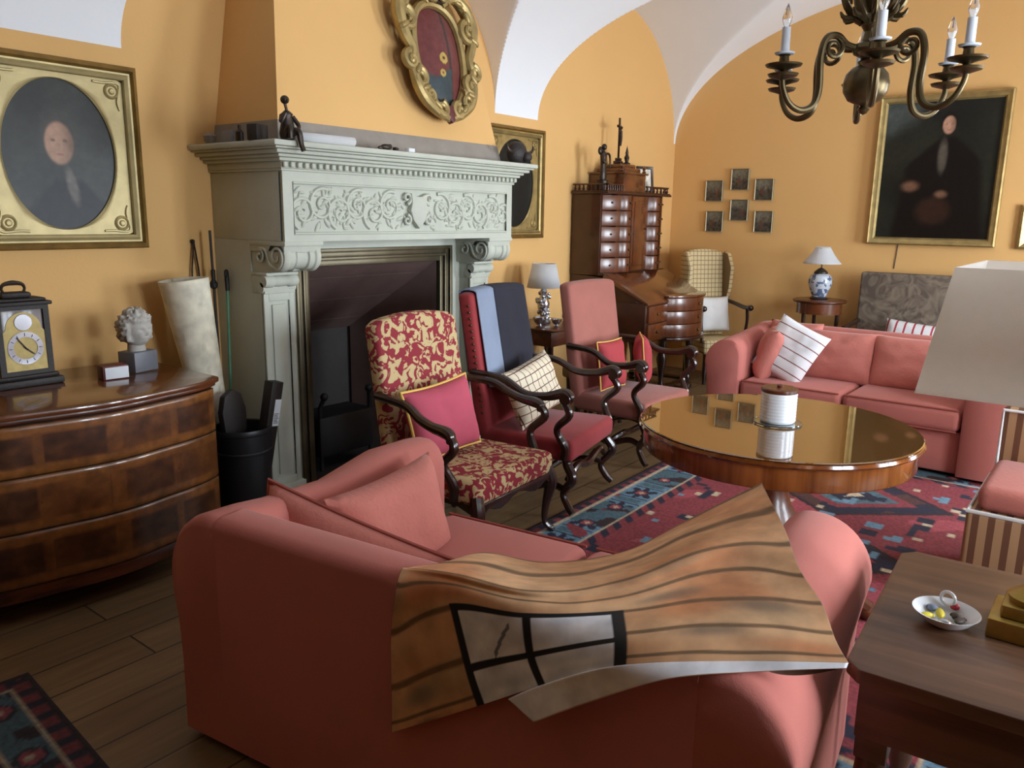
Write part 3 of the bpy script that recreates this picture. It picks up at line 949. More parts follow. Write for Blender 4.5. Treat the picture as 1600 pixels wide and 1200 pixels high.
def rect_portrait():
    W, H = 1.02, 1.275
    t = thing('portrait_painting', 'large dark portrait of a seated person in black, thin gilt frame, above settee', 'picture', (7.863, 1.485, 2.035), -PI / 2)
    mb = moulding(W, H, [(0, 0), (0, .05), (.012, .062), (.03, .05), (.05, .045), (.062, .03), (.066, .02)])
    obj('frame', mb, M['gold'], t, angle=25)
    w, h = W / 2 - .062, H / 2 - .062
    def pt(u, v): return ((2 * u - 1) * w, -.022, (2 * v - 1) * h)
    def pc(u, v):
        x, _, z = pt(u, v)
        c = lerp(lin('#1b1a16'), lin('#2b2b22'), .5 + .6 * nz(x * 3, z * 3, 7))
        sky = sstep(.30, .50, z - .45 * (x + .25)) * sstep(-.05, -.3, x)
        c = lerp(c, lin('#4c5350'), sky * (.8 + .4 * nz(x * 9, z * 9)))
        # body
        top = .28 - .9 * max(0, abs(x - .06) - .05)
        body = sstep(.03, -.03, z - top) * sstep(.30, .22, abs(x - .04) - .12 * (.3 - z))
        c = lerp(c, lin('#16110e'), body)
        # chair / hands / shirt
        shirt = math.hypot((x - .03) / .045, (z - .12) / .17)
        c = lerp(c, lin('#5d564b'), .8 * sstep(1.1, .4, shirt))
        for hx, hz, r in ((-.20, -.13, .055), (.05, -.20, .04)):
            d = math.hypot((x - hx) / (r * 1.5), (z - hz) / r)
            c = lerp(c, lin('#85604a'), .75 * sstep(1.2, .2, d))
        dr = math.hypot((x - .0) / .16, (z + .34) / .14)
        c = lerp(c, lin('#3a251c'), .7 * sstep(1.1, .5, dr))
        return face_blob(c, x, z, .055, .375, .055, .082, lin('#b58a72')[:3] + (1,), lin('#171310'), -1)
    painted('canvas', pt, pc, 100, 124, M['paint'], t)
rect_portrait()
mb = MB(); mb.tube([(7.861, 1.73, 1.42), (7.861, 1.745, 1.18)], .004, 6)
tag(obj('picture_cord', mb, M['darkwood']), 'thin cord hanging down the wall below the large portrait', 'cord')
t = thing('gilt_frame', 'edge of a small gilt framed picture beyond the large portrait', 'picture', (7.863, .64, 1.57), -PI / 2)
obj('frame', moulding(.36, .36, [(0, 0), (0, .03), (.02, .04), (.05, .02)]), M['gold'], t, angle=25)
mb = MB(); mb.box((-.135, -.018, -.135), (.135, -.004, .135)); obj('canvas', mb, M['leather'], t)

def small_picture(y, z, label, seed):
    t = thing('small_picture', label, 'picture', (7.863, y, z), -PI / 2, group='small framed pictures on the far wall')
    mb = moulding(.183, .207, [(0, 0), (0, .024), (.002, .026), (.006, .022), (.008, .016)])
    obj('frame', mb, M['silverframe'], t, angle=25)
    def pt(u, v): return ((2 * u - 1) * .085, -.014, (2 * v - 1) * .097)
    def pc(u, v):
        x, _, z_ = pt(u, v)
        c = lerp(lin('#4c463b'), lin('#6f6a5a'), sstep(.0, .08, z_ + .03 + .03 * nz(x * 30, seed)))
        k = nz(x * 45, z_ * 45, seed * 3.1)
        c = lerp(c, lin('#2c2620'), .8 * sstep(.0, .35, k) * sstep(.09, -.03, z_))
        d = math.hypot((x - .03 * math.sin(seed * 2)) / .03, (z_ + .02) / .05)
        return lerp(c, lin('#6a3f31'), .5 * sstep(1.1, .5, d))
    painted('print', pt, pc, 40, 46, M['engraving'], t)
for (y, z, lb, sd) in ((3.523, 1.878, 'small picture, upper one in the column nearest the corner', 1),
                       (3.50, 1.572, 'small picture, lower one in the column nearest the corner', 2),
                       (3.255, 1.988, 'small picture, upper one of the middle pair, hung highest of all six', 3),
                       (3.243, 1.688, 'small picture, lower one of the middle pair', 4),
                       (3.003, 1.887, 'small picture, upper one of the pair nearest the large portrait', 5),
                       (2.985, 1.578, 'small picture, lower one of the pair nearest the large portrait', 6)):
    small_picture(y, z, lb, sd)

# ------------------------------------------------------------------ soft things
def pillow_mb(w, h, th, pinch=.07, n=20, seed=0, sag=0.0):
    vs, fs = [], []
    mb = MB()
    for side in (-1, 1):
        def fn(u, v):
            a, b = 2 * u - 1, 2 * v - 1
            t = ((1 - a ** 4) * (1 - b ** 4)) ** .55 if abs(a) < 1 and abs(b) < 1 else 0.0
            x = w / 2 * a * (1 - pinch * (1 - b * b))
            z = h / 2 * b * (1 - pinch * (1 - a * a))
            y = side * th / 2 * t * (1 + .14 * nz(a * 2.1 + seed, b * 2.1, side)) + sag * (1 - b * b) * .5
            wr = .006 * nz(a * 5 + seed, b * 5, 3)
            return (x, y + wr * t, z)
        mb.grid(fn, n, n)
    return mb
def pillow_edge(w, h, pinch, n=14, sag=0.0):
    pts = []
    for k in range(4):
        for i in range(n):
            q = 2 * i / n - 1
            a, b = [(q, -1), (1, q), (-q, 1), (-1, -q)][k]
            x = w / 2 * a * (1 - pinch * (1 - b * b)); z = h / 2 * b * (1 - pinch * (1 - a * a))
            pts.append((x, sag * (1 - b * b) * .5, z))
    return pts
def pillow(name, label, w, h, th, loc, rot, m_, pipe=None, pipe_r=.006, pinch=.07, seed=0, group=None, piper='piping'):
    t = thing(name, label, 'cushion', loc, rot=rot, group=group)
    obj('cover', pillow_mb(w, h, th, pinch, seed=seed), m_, t, angle=80)
    if pipe is not None:
        mb = MB(); mb.tube(pillow_edge(w, h, pinch), pipe_r, 6, closed=True)
        obj(piper, mb, pipe, t)
    return t

# ------------------------------------------------------------------ sofas
def sofa(name, label, loc, rotz, L, D, hb, ha, n_seat, skirt=0.03, flare=.06):
    t = thing(name, label, 'sofa', loc, rotz)
    aw = .26
    fab = M['sofa']
    # back
    mb = MB()
    y0 = -D / 2
    prof = [(y0, skirt), (y0, hb - .03), (y0 + .012, hb - .008), (y0 + .035, hb), (y0 + .11, hb), (y0 + .14, hb - .015), (y0 + .155, hb - .05), (y0 + .20, .40), (y0 + .20, skirt)]
    mb.prism(prof, -L / 2 + .20, L / 2 - .20, 'x')
    obj('back', mb, fab, t, angle=50)
    # arms: rolled profile swept from back to front
    for sx in (-1, 1):
        mb = MB()
        def sec(h, k):
            p = [(0, skirt), (0, h - .11)]
            for i in range(1, 7):                       # inner shoulder
                a = i / 6 * PI / 2
                p.append((.085 * (1 - math.cos(a)), h - .11 + .11 * math.sin(a)))
            for i in range(1, 13):                      # broad outer roll
                a = i / 12 * PI / 2
                p.append((.10 + (aw - .10) * math.sin(a) * (1 + .06 * k), h - .18 + .18 * math.cos(a)))
            p += [(aw - .004, h - .25), (aw - .016, h - .32), (aw - .022, h - .45), (aw - .018, skirt)]
            return p
        ys = [-D / 2 + .0005, -D / 2 + .012, -D / 2 + .035, -D / 2 + .15, -D / 4, 0, D / 4, D / 2 - .05, D / 2 - .012, D / 2]
        hs = [hb - .03, hb - .008, hb, hb - .006, hb - .02, hb - .035, ha + .01, ha, ha - .006, ha - .02]
        rows = []
        for i, (y, h) in enumerate(zip(ys, hs)):
            s_ = sec(h, max(0, i - 2) / 7)
            if i == 9: s_ = [(.095 + (a - .095) * .9, z if z < .1 else z - .012) for a, z in s_]
            rows.append([(sx * (L / 2 - aw + a), y, z) for a, z in s_])
        n_ = len(rows[0])
        vs = [p for r_ in rows for p in r_]
        fs = [(j * n_ + i, j * n_ + (i + 1) % n_, (j + 1) * n_ + (i + 1) % n_, (j + 1) * n_ + i) for j in range(9) for i in range(n_)]
        fs += [tuple(range(n_))[::-1], tuple(range(9 * n_, 10 * n_))]
        mb.add(vs, fs)
        obj('arm', mb, fab, t, angle=55)
    # base with loose skirt
    mb = MB()
    xi = L / 2 - aw
    mb.box((-xi + .001, -D / 2 + .16, skirt), (xi - .001, D / 2 - .05, .30), .012)
    obj('base', mb, fab, t, angle=50)
    w = (2 * xi - .01) / n_seat
    for k in range(n_seat):
        x0 = -xi + .005 + k * w
        def fn(u, v, x0=x0):
            return (0, 0, 0)
        mb = MB()
        mb.box((x0 + .004, -D / 2 + .21, .30), (x0 + w - .004, D / 2 - .005, .45), .045, 4)
        for v in mb.bm.verts:
            if v.co.z > .40:
                cx = (v.co.x - x0 - w / 2) / (w / 2)
                v.co.z += .02 * (1 - cx * cx)
        o = obj('seat_cushion', mb, fab, t, angle=60)
        mb = MB()
        ya, yb = -D / 2 + .22, D / 2 - .012
        mb.tube([(x0 + .02, yb, .448), (x0 + w - .02, yb, .448)], .006, 6).tube([(x0 + .02, yb, .308), (x0 + w - .02, yb, .308)], .006, 6)
        obj('piping', mb, M['pipe'], o)
    for sx in (-1, 1):
        for sy in (-1, 1):
            mb = MB(); mb.lathe([(.02, 0), (.028, .01), (.028, skirt + .03)], 12, c=(sx * (L / 2 - .1), sy * (D / 2 - .1), 0))
            obj('foot', mb, M['darkwood'], t)
    return t

NS = (1.758, 1.326, 0)
NR = math.radians(-82.5)
near = sofa('sofa', 'coral sofa seen from behind with a painted canvas over its back', NS, NR, 1.80, 1.05, .748, .745, 2)
def ns(x, y, z):
    c_, s_ = math.cos(NR), math.sin(NR)
    return (NS[0] + c_ * x - s_ * y, NS[1] + s_ * x + c_ * y, z)
pillow('cushion', 'large coral cushion leaning on the inside of the near sofa back, dark piping', .74, .32, .15, ns(-.47, -.24, .55), (math.radians(-10), math.radians(8), NR), M['sofacush'], M['pipe'], .007, .06, 1)
pillow('cushion', 'plump coral cushion facing out from the near sofa arm', .54, .36, .17, ns(-.53, .06, .575), (math.radians(14), math.radians(2), NR - PI / 2 + .0), M['sofacush'], None, .0, .09, 2)

FS = (5.93, 1.46, 0)
FR = PI / 2
far = sofa('sofa', 'coral sofa with striped cushion behind the round table', FS, FR, 1.98, .86, .80, .74, 2)
for (y, lb, sd) in ((1.66, 'coral back cushion nearest the striped cushion on the far sofa', 7), (1.16, 'coral back cushion partly behind the lampshade on the far sofa', 8)):
    pillow('back_cushion', lb, .56, .40, .20, (6.06, y, .61), (math.radians(-16), 0, -PI / 2), M['sofacush'], None, 0, .05, sd, 'back cushions of the far sofa')
pillow('back_cushion', 'coral cushion behind the striped cushion in the far sofa corner', .42, .40, .16, (6.13, 2.02, .64), (math.radians(-14), 0, -PI / 2 - .1), M['sofacush'], None, 0, .05, 9)
pillow('cushion', 'coral cushion leaning on the inner arm of the far sofa', .40, .40, .17, (5.84, 2.10, .62), (math.radians(-16), 0, PI + .35), M['sofacush'], None, 0, .06, 10)
pillow('striped_cushion', 'white cushion with thin brown stripes on the far sofa', .40, .44, .14, (5.80, 1.93, .655), (math.radians(-24), math.radians(22), -PI / 2 - .12), M['stripe'], None, 0, .05, 11)

# painted canvas draped over the near sofa
CANVAS = [
  [(1.223, 1.305, 0.334), (1.258, 1.058, 0.494), (1.274, 0.89, 0.608), (1.287, 0.709, 0.72), (1.375, 0.496, 0.765), (1.464, 0.326, 0.785)],
  [(1.228, 1.308, 0.429), (1.257, 1.093, 0.574), (1.278, 0.926, 0.665), (1.296, 0.722, 0.762), (1.417, 0.529, 0.8), (1.488, 0.359, 0.81)],
  [(1.233, 1.311, 0.601), (1.259, 1.143, 0.714), (1.285, 0.946, 0.75), (1.367, 0.773, 0.775), (1.519, 0.586, 0.81), (1.577, 0.413, 0.83)],
  [(1.215, 1.275, 0.762), (1.258, 1.178, 0.768), (1.3, 0.957, 0.775), (1.409, 0.803, 0.79), (1.657, 0.661, 0.82), (1.671, 0.492, 0.85)],
  [(1.25, 1.27, 0.772), (1.309, 1.174, 0.775), (1.364, 0.978, 0.775), (1.549, 0.859, 0.775), (1.756, 0.738, 0.83), (1.861, 0.595, 0.86)],
  [(1.441, 1.326, 0.7), (1.666, 1.381, 0.64), (1.769, 1.225, 0.62), (1.98, 1.092, 0.62), (2.155, 0.972, 0.7), (2.184, 0.774, 0.85)]]
FLAP = [
  [(1.257, 0.965, 0.553), (1.269, 0.887, 0.612), (1.283, 0.706, 0.723), (1.375, 0.496, 0.765), (1.464, 0.326, 0.785)],
  [(1.258, 0.894, 0.525), (1.277, 0.777, 0.611), (1.302, 0.619, 0.717), (1.384, 0.473, 0.752), (1.457, 0.327, 0.777)]]
def cr1(ps, t):
    n_ = len(ps) - 1
    i = min(int(t * n_), n_ - 1); f = t * n_ - i
    p0, p1, p2, p3 = [Vector(ps[max(0, min(n_, k_))]) for k_ in (i - 1, i, i + 1, i + 2)]
    return .5 * ((2 * p1) + (p2 - p0) * f + (2 * p0 - 5 * p1 + 4 * p2 - p3) * f * f + (3 * p1 - p0 - 3 * p2 + p3) * f ** 3)
def sheet(P):
    return lambda u, v: cr1([cr1(row, u) for row in P], v)
def canvas_col(u, v):
    base = lerp(lin('#c69469'), lin('#d6ac82'), max(0, min(1, .5 + .8 * nz(u * 4, v * 7, 1))))
    base = lerp(base, lin('#c47d50'), .75 * sstep(.05, .5, nz(u * 3.2, v * 5, 5)))
    base = lerp(base, lin('#a08e6e'), .5 * sstep(.25, .55, nz(u * 3 + 3, v * 5, 9)))
    for ku, kv, r in ((.09, .16, .045), (.10, -.0, .03), (.76, .21, .04), (.70, .47, .035), (.86, .36, .04)):
        d = math.hypot((u - ku) / (r * (1.0 if ku < .2 else 1.9)), (v - kv) / (r * 1.1))
        base = lerp(base, lin('#6f6152'), .7 * sstep(1.4, .2, d))
    wob = .004 * math.sin(u * 17) + .003 * math.sin(u * 41)
    for k_ in (.075, .235, .40, .56, .72, .87, .995):
        d = abs(v + wob - k_)
        base = lerp(base, lin('#6a5138'), .9 * sstep(.016, .008, d))
    # the window
    if .2 < u < .615 and v < .415:
        wc = lerp(lin('#cbd0da'), lin('#f0f2f6'), .5 + .7 * nz(u * 16, v * 16, 2))
        if .3 < u < .36 and abs((v - .28) - (u - .33) * 2) < .012: wc = lin('#77798a')
        base = wc
        bar = min(abs(u - .208), abs(u - .604), abs(u - .405) + .003)
        bv = min(abs(v - .405), abs(v - .20) + .0)
        if bar < .014 or bv < .019:
            base = lin('#17171a')
    e = min(u, 1 - u)
    if e < .004: base = lin('#6d5138')
    return base[:3]
CANVAS = [[(x - (.012 if z < .76 else 0), y, z) for x, y, z in row] for row in CANVAS]
FLAP = [[(x - (.012 if z < .76 else 0), y, z) for x, y, z in row] for row in FLAP]
t = thing('painted_canvas', 'large orange plank painted canvas with black barred window over near sofa', 'canvas', (0, 0, 0))
painted('painted_face', sheet(CANVAS), canvas_col, 240, 150, [M['paintmatt'], M['linen']], t, solid=(.004, 0, 1), angle=80)
painted('white_underside', sheet(FLAP), lambda u, v: (lin('#a9713f') if v > .93 else lin('#e6e8ee'))[:3], 60, 10, M['paintmatt'], t, solid=(.004, 0), angle=80)
mb = MB()
def curl(u, v):
    p = Vector((1.395, .455, .7535)).lerp(Vector((1.466, .318, .786)), u)
    bell = math.sin(PI * min(1, u * 1.0)) ** .7 if 0 < u < 1 else 0
    return (p.x + .012 * math.sin(PI * v) * bell, p.y + .010 * v * bell, p.z - .022 * v * bell)
mb.grid(curl, 24, 6)
obj('curled_edge', mb, mat('brown_canvas_back', '#6a4a34', .8), t)

# ------------------------------------------------------------------ rugs
def rug_fn(L, W):
    return lambda u, v: ((u - .5) * L, (v - .5) * W, .006 + .0012 * nz(u * 20, v * 20))
CR = {k_: lin(v_) for k_, v_ in dict(red='#7c3036', rose='#954048', navy='#1f1d30', dark='#2b1a1e', blue='#5f8093', cream='#b7a58a', brown='#4a2c28', teal='#46606a').items()}
def persian(L, W, seed, bw=.30):
    def f(u, v):
        x, y = (u - .5) * L, (v - .5) * W
        dx, dy = L / 2 - abs(x), W / 2 - abs(y)
        d = min(dx, dy)
        al = x if dy < dx else y
        q = nz(x * 3.3, y * 3.3, seed)
        if d < .025: return CR['dark'][:3]
        if d < .07:
            return (CR['red'] if (al * 11) % 1 < .5 else CR['navy'])[:3]
        if d < .085: return CR['cream'][:3]
        if d < bw:
            # main border: light blue with dark flowers
            c = CR['blue']
            cell = (al / .30) % 1 - .5; mid = (d - (bw + .085) / 2) / (bw - .085)
            r = math.hypot(cell * .30, mid * (bw - .085))
            a = math.atan2(mid, cell)
            if r < .075 * (1 + .35 * math.cos(6 * a)): c = CR['navy']
            if r < .035: c = CR['rose']
            if r < .016: c = CR['cream']
            if abs(cell) > .40 and abs(mid) < .34: c = CR['teal']
            if abs(abs(cell) - .34) < .03 and abs(mid) < .4: c = CR['navy']
            if nz(al * 1.4, seed * 2.0) > .10 and r > .05: c = CR['teal'] if nz(al * 9, d * 9) < .15 else CR['dark']
            if nz(al * 3.1, d * 3, 8) > .30: c = CR['brown']
            if nz(al * 6.3, d * 6, 3) > .42: c = CR['red']
            return c[:3]
        if d < bw + .014: return CR['cream'][:3]
        if d < bw + .075:
            return (CR['navy'] if ((al * 8) % 1 + (d - bw) * 8) % 1 < .5 else CR['red'])[:3]
        # field with stepped medallions
        c = CR['red'] if q < .28 else CR['rose']
        mx, my = (x / .95 + .5) % 1 - .5, y / 1.0
        r = abs(mx) * .95 + abs(my) * .8
        r = math.floor(r * 26) / 26
        if r < .46: c = CR['dark']
        if r < .40: c = CR['navy'] if q < .1 else CR['brown']
        if r < .30: c = CR['red']
        if r < .22: c = CR['teal']
        if r < .14: c = CR['navy']
        if r < .07: c = CR['cream']
        sx, sy = math.floor(x * 24) / 24, math.floor(y * 24) / 24
        k1 = nz(sx * 7.3, sy * 7.3, seed + 4)
        if k1 > .36: c = CR['navy']
        elif k1 < -.44: c = CR['blue']
        elif .30 < k1 < .33: c = CR['cream']
        return c[:3]
    return f
RL, RW = 3.75, 2.3
t = painted('persian_rug', rug_fn(RL, RW), persian(RL, RW, 2.0), 300, 190, M['carpet'], loc=(3.86, 1.17, 0.0), solid=(.004, -1), rot=(0, 0, .01))
tag(t, 'red and blue patterned rug under the round table', 'rug')
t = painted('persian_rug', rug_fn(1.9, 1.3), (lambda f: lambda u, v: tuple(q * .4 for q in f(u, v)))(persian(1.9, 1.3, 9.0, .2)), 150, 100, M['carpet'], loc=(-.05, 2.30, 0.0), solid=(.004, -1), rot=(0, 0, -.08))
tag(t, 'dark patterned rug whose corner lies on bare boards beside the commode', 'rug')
# ------------------------------------------------------------------ high-backed armchairs  (local front = -Y)
def high_chair(name, label, loc, rotz, w, back_h, fab, style, group=None, side=None):
    t = thing(name, label, 'armchair', loc, rotz, group)
    wd = M['darkwood']
    hw = w / 2
    # seat
    mb = MB()
    mb.box((-hw, -.31, .31), (hw, .27, .43), .035, 4, taper=None)
    for v in mb.bm.verts:
        k = (v.co.y + .31) / .58
        v.co.x *= 1 - .08 * k
        if v.co.z > .40: v.co.z += .025 * (1 - (v.co.x / hw) ** 2) * (1 - (2 * k - 1) ** 2)
    obj('seat', mb, fab, t, angle=60)
    # back: raked upholstered slab, gently arched top
    bw = hw * .93
    top = []
    for i in range(13):
        a = -1 + 2 * i / 12
        top.append((bw * a, back_h - (.03 if style == 'cabriole' else .012) * a * a * (1 if abs(a) < .99 else 1.6)))
    poly = [(bw, .38)] + [(bw, .6)] + top[::-1] + [(-bw, .6), (-bw, .38)]
    mb = MB()
    rake = Matrix(((1, 0, 0, 0), (0, 1, .16, .205 - .16 * .42), (0, 0, 1, 0), (0, 0, 0, 1)))
    mb.prism(poly, 0.0, .085, 'y', .02, m=rake)
    obj('backrest', mb, fab, t, angle=50)
    if side:
        mb = MB(); mb.ball((0, 0, 0), .007, 8, 6)
        n0 = None
        for i in range(18):
            z = .52 + (back_h - .60) * i / 17
            if n0 is None: n0 = o_ = obj('nail_head', mb, M['brass'], t)
            else:
                o_ = n0.copy(); COL.objects.link(o_); o_.parent = t
            o_.location = (-(bw + .001), .205 + .16 * (z - .42) + .022, z)
    def yb(z): return .205 + .16 * (z - .42)
    for sx in (-1, 1):
        # arms
        mb = MB()
        za = .70; cab = style == 'cabriole'; k_ = .115 if cab else 0
        mb.tube([(sx * (bw + .005), yb(.74) + .05, .745), (sx * (hw + .012), .10, .735), (sx * (hw + .03), -.0 - .04 * (not cab), .672 if not cab else .69), (sx * (hw + .035), -.17 + k_ * .8, .672 if not cab else .665), (sx * (hw + .04), -.27 + k_, .70 if not cab else .655), (sx * (hw + .045), -.305 + k_, .682 if not cab else .64), (sx * (hw + .045), -.30 + k_, .655 if not cab else .61)],
                [.021, .021, .022, .024, .029, .027, .016], 10, smooth=6)
        arm = obj('arm', mb, wd, t)
        if style != 'cabriole':
            mb = MB(); mb.lathe([(.012, -.03), (.03, -.03), (.034, -.02), (.034, .02), (.03, .03), (.012, .03)], 14, m=Matrix.Translation((sx * (hw + .042), -.285, .674)) @ Matrix.Rotation(PI / 2, 4, 'Y'))
            obj('scroll', mb, wd, arm)
        # arm support, S-shaped
        mb = MB()
        ys = -.15 if style == 'cabriole' else -.24
        mb.tube([(sx * (hw + .038), ys - .02, .665), (sx * (hw + .05), ys - .065, .59), (sx * (hw + .03), ys + .01, .50), (sx * (hw + .008), ys - .03, .40), (sx * (hw - .005), ys - .02, .33)],
                [.018, .023, .019, .024, .022], 10, smooth=6)
        obj('arm_support', mb, wd, t)
        # legs
        mb = MB(); x = sx * (hw - .035)
        if style == 'cabriole':
            mb.tube([(x, -.275, .36), (x + sx * .018, -.30, .27), (x, -.285, .15), (x - sx * .008, -.285, .06), (x + sx * .012, -.315, .018), (x + sx * .016, -.33, .012)], [.034, .034, .02, .014, .02, .011], 10, smooth=6)
        else:
            mb.tube([(x, -.275, .36), (x + sx * .005, -.27, .30), (x + sx * .02, -.31, .22), (x - sx * .005, -.25, .13), (x, -.28, .06), (x + sx * .012, -.315, .022)], [.03, .026, .028, .02, .022, .02], 10, smooth=6)
        obj('leg', mb, wd, t)
        mb = MB()
        mb.tube([(sx * (bw - .03), .24, .40), (sx * (bw - .03), .25, .22), (sx * (bw - .025), .29, .05), (sx * (bw - .025), .31, .012)], [.024, .022, .019, .017], 8, smooth=4)
        obj('leg', mb, wd, t)
    if style == 'cabriole':
        mb = MB()
        fr = [(-hw + .03, .325)] + [(-hw + .03 + (w - .06) * i / 12, .285 + .02 * math.cos(4 * PI * i / 12) * (1 if 0 < i < 12 else 0) - (.03 if i in (0, 12) else 0)) for i in range(13)] + [(hw - .03, .325)]
        mb.prism(fr, -.312, -.285, 'y', .004)
        for sx in (-1, 1):
            fr2 = [(-.28, .325), (-.28, .26), (-.18, .295), (.0, .30), (.16, .295), (.24, .27), (.24, .325)]
            mb.prism(fr2, sx * (hw - .03) - .012, sx * (hw - .03) + .012, 'x', .003)
        obj('seat_rail', mb, wd, t)
    else:
        mb = MB()
        for sx in (-1, 1):
            x = sx * (hw - .04)
            mb.tube([(x, -.265, .14), (x - sx * .02, -.16, .16), (x - sx * .0, -.02, .12), (x - sx * .02, .12, .16), (x - sx * .01, .265, .13)], [.018, .021, .018, .021, .018], 8, smooth=6)
        mb.tube([(-hw + .05, -.02, .13), (-hw * .5, -.06, .17), (0, -.02, .14), (hw * .5, -.06, .17), (hw - .05, -.02, .13)], [.018, .022, .018, .022, .018], 8, smooth=6)
        mb.tube([(-hw + .05, -.265, .2), (-hw * .5, -.28, .26), (0, -.27, .22), (hw * .5, -.28, .26), (hw - .05, -.265, .2)], [.016, .02, .024, .02, .016], 8, smooth=6)
        obj('stretcher', mb, wd, t)
    return t

C1 = high_chair('armchair', 'high backed armchair in red and beige damask with short curved legs', (2.86, 2.50, 0), math.radians(4), .66, 1.12, M['damask'], 'cabriole')
C2 = high_chair('armchair', 'high backed red velvet armchair with a dark coat over its back', (3.66, 2.60, 0), math.radians(12), .68, 1.19, M['redvelvet'], 'scroll', side=True)
C3 = high_chair('armchair', 'faded pink high backed armchair nearest the bureau, two red cushions', (4.74, 2.66, 0), math.radians(1), .66, 1.17, M['pinkvelvet'], 'scroll')

pillow('cushion', 'crimson pink cushion with yellow cord on the damask armchair', .47, .36, .15, (2.76, 2.575, .625), (math.radians(-14), math.radians(-3), math.radians(2)), M['magenta'], M['yellowpipe'], .007, .08, 21)
pillow('cushion', 'cream cushion with dark check lines on the red velvet armchair', .50, .34, .15, (3.60, 2.64, .63), (math.radians(-20), math.radians(-8), math.radians(8)), M['check'], None, 0, .08, 22)
pillow('cushion', 'red cushion with yellow cord seen face on, pink armchair', .30, .33, .12, (4.62, 2.74, .62), (math.radians(-8), 0, math.radians(-2)), M['redcush'], M['yellowpipe'], .005, .06, 23)
pillow('cushion', 'red cushion with yellow cord standing edge on, pink armchair', .30, .33, .12, (4.95, 2.68, .625), (math.radians(-6), 0, math.radians(33)), M['redcush'], M['yellowpipe'], .005, .06, 24)

# dark coat with pale lining hung over the red chair
t = thing('coat', 'charcoal coat with blue grey band hanging over the red armchair back', 'coat', (3.66, 2.60, 0), math.radians(12))
def drape(x0, x1, off, zb0, zb1, flare=0.0):
    def fn(u, v):
        x = x0 + (x1 - x0) * u
        pts_v = v
        Hh = 1.19 - .012 * (x / .32) ** 2
        if v < .62:                       # front fall, raked like the back
            q = v / .62
            zb = zb0 + (zb1 - zb0) * u
            z = zb + (Hh - zb) * q
            y = .205 + .16 * (z - .42) - off - .012 * (1 - q) - .006 * math.sin(x * 30) * (1 - q)
            xx = x + flare * (1 - q) * (x - x0)
        elif v < .74:
            q = (v - .62) / .12
            a = PI * q
            yc_ = .205 + .16 * (Hh - .42) + .0425
            z = Hh + (off + .001) * math.sin(a)
            y = yc_ - (.0425 + off) * math.cos(a); xx = x
        else:
            q = (v - .74) / .26
            z = Hh - .45 * q
            y = .205 + .16 * (z - .42) + .085 + off + .01 * q; xx = x
        return (xx, y, z)
    return fn
mb = MB(); mb.grid(drape(-.07, .335, .014, .64, .60, .06), 20, 40)
obj('dark_cloth', mb, M['navy'], t, solid=(.008, 0), angle=80)
mb = MB(); mb.grid(drape(-.27, -.055, .013, .66, .62, .04), 10, 40)
obj('lining_band', mb, M['bluegrey'], t, solid=(.006, 0), angle=80)

# ------------------------------------------------------------------ round table
t = thing('round_table', 'round polished table with glossy top and deep drum edge', 'table', (3.27, 1.12, 0.005))
R_ = .575
mb = MB(); mb.lathe([(0, .72), (R_ - .03, .72), (R_ - .006, .722), (R_, .73), (R_ - .004, .741), (R_ - .014, .744), (0, .744)], 96)
obj('tabletop', mb, M['tabletop'], t, angle=12)
mb = MB(); mb.lathe([(0, .7445), (R_ - .012, .7445), (R_ - .008, .747), (R_ - .012, .750), (0, .750)], 96)
m_, nt_, b_ = new_mat('table_glass_sheet')
b_.inputs['Base Color'].default_value = lin('#6d4a22'); b_.inputs['Roughness'].default_value = .03; b_.inputs['Specular IOR Level'].default_value = .9
b_.inputs['Coat Weight'].default_value = 1.0; b_.inputs['Coat Roughness'].default_value = .01
b_.inputs['Coat IOR'].default_value = 1.9
obj('glass_sheet', mb, m_, t, angle=12)
mb = MB(); mb.lathe([(R_ - .06, .63), (R_ - .028, .63), (R_ - .022, .638), (R_ - .022, .72), (R_ - .06, .72)], 96)
obj('apron', mb, M['tableside'], t, angle=40)
mb = MB(); mb.lathe([(0, .63), (.16, .62), (.09, .58), (.065, .50), (.09, .40), (.13, .33), (.10, .26), (.14, .20), (.16, .16), (0, .15)], 32)
obj('pedestal', mb, M['mahogany'], t)
for i in range(3):
    a = 2 * PI * i / 3 + .5
    mb = MB()
    pts = [(.10, .22), (.22, .24), (.32, .16), (.40, .07), (.45, .04)]
    mb.tube([(r * math.cos(a), r * math.sin(a), z) for r, z in pts], [.05, .045, .04, .035, .035], 10, smooth=5)
    mb.ball((.45 * math.cos(a), .45 * math.sin(a), .032), (.045, .045, .032), 12, 8)
    obj('foot', mb, M['mahogany'], t)
t = thing('lidded_pot', 'white ribbed pot with dark wooden lid on the round table', 'pot', (3.27, 1.115, .7645))
mb = MB()
pr = [(0, 0), (.068, 0)]
for i in range(9):
    z = .006 + i * .0135
    pr += [(.0722, z), (.0735, z + .005), (.0735, z + .0085)]
pr += [(.07, .128), (0, .128)]
mb.lathe(pr, 40); obj('jar', mb, M['porcelain'], t)
mb = MB(); mb.lathe([(0, .128), (.074, .128), (.076, .133), (.075, .142), (.07, .146), (0, .147)], 40); mb.lathe([(0.012, .146), (.014, .155), (.008, .16), (0, .161)], 14)
obj('lid', mb, M['mahogany'], t)
t = small('coaster', 'round glass mat under the white ribbed pot', 'mat', MB().lathe([(0, 0), (.098, 0), (.1, .004), (.098, .0085), (0, .0085)], 48), M['glass'], (3.27, 1.115, .7552))

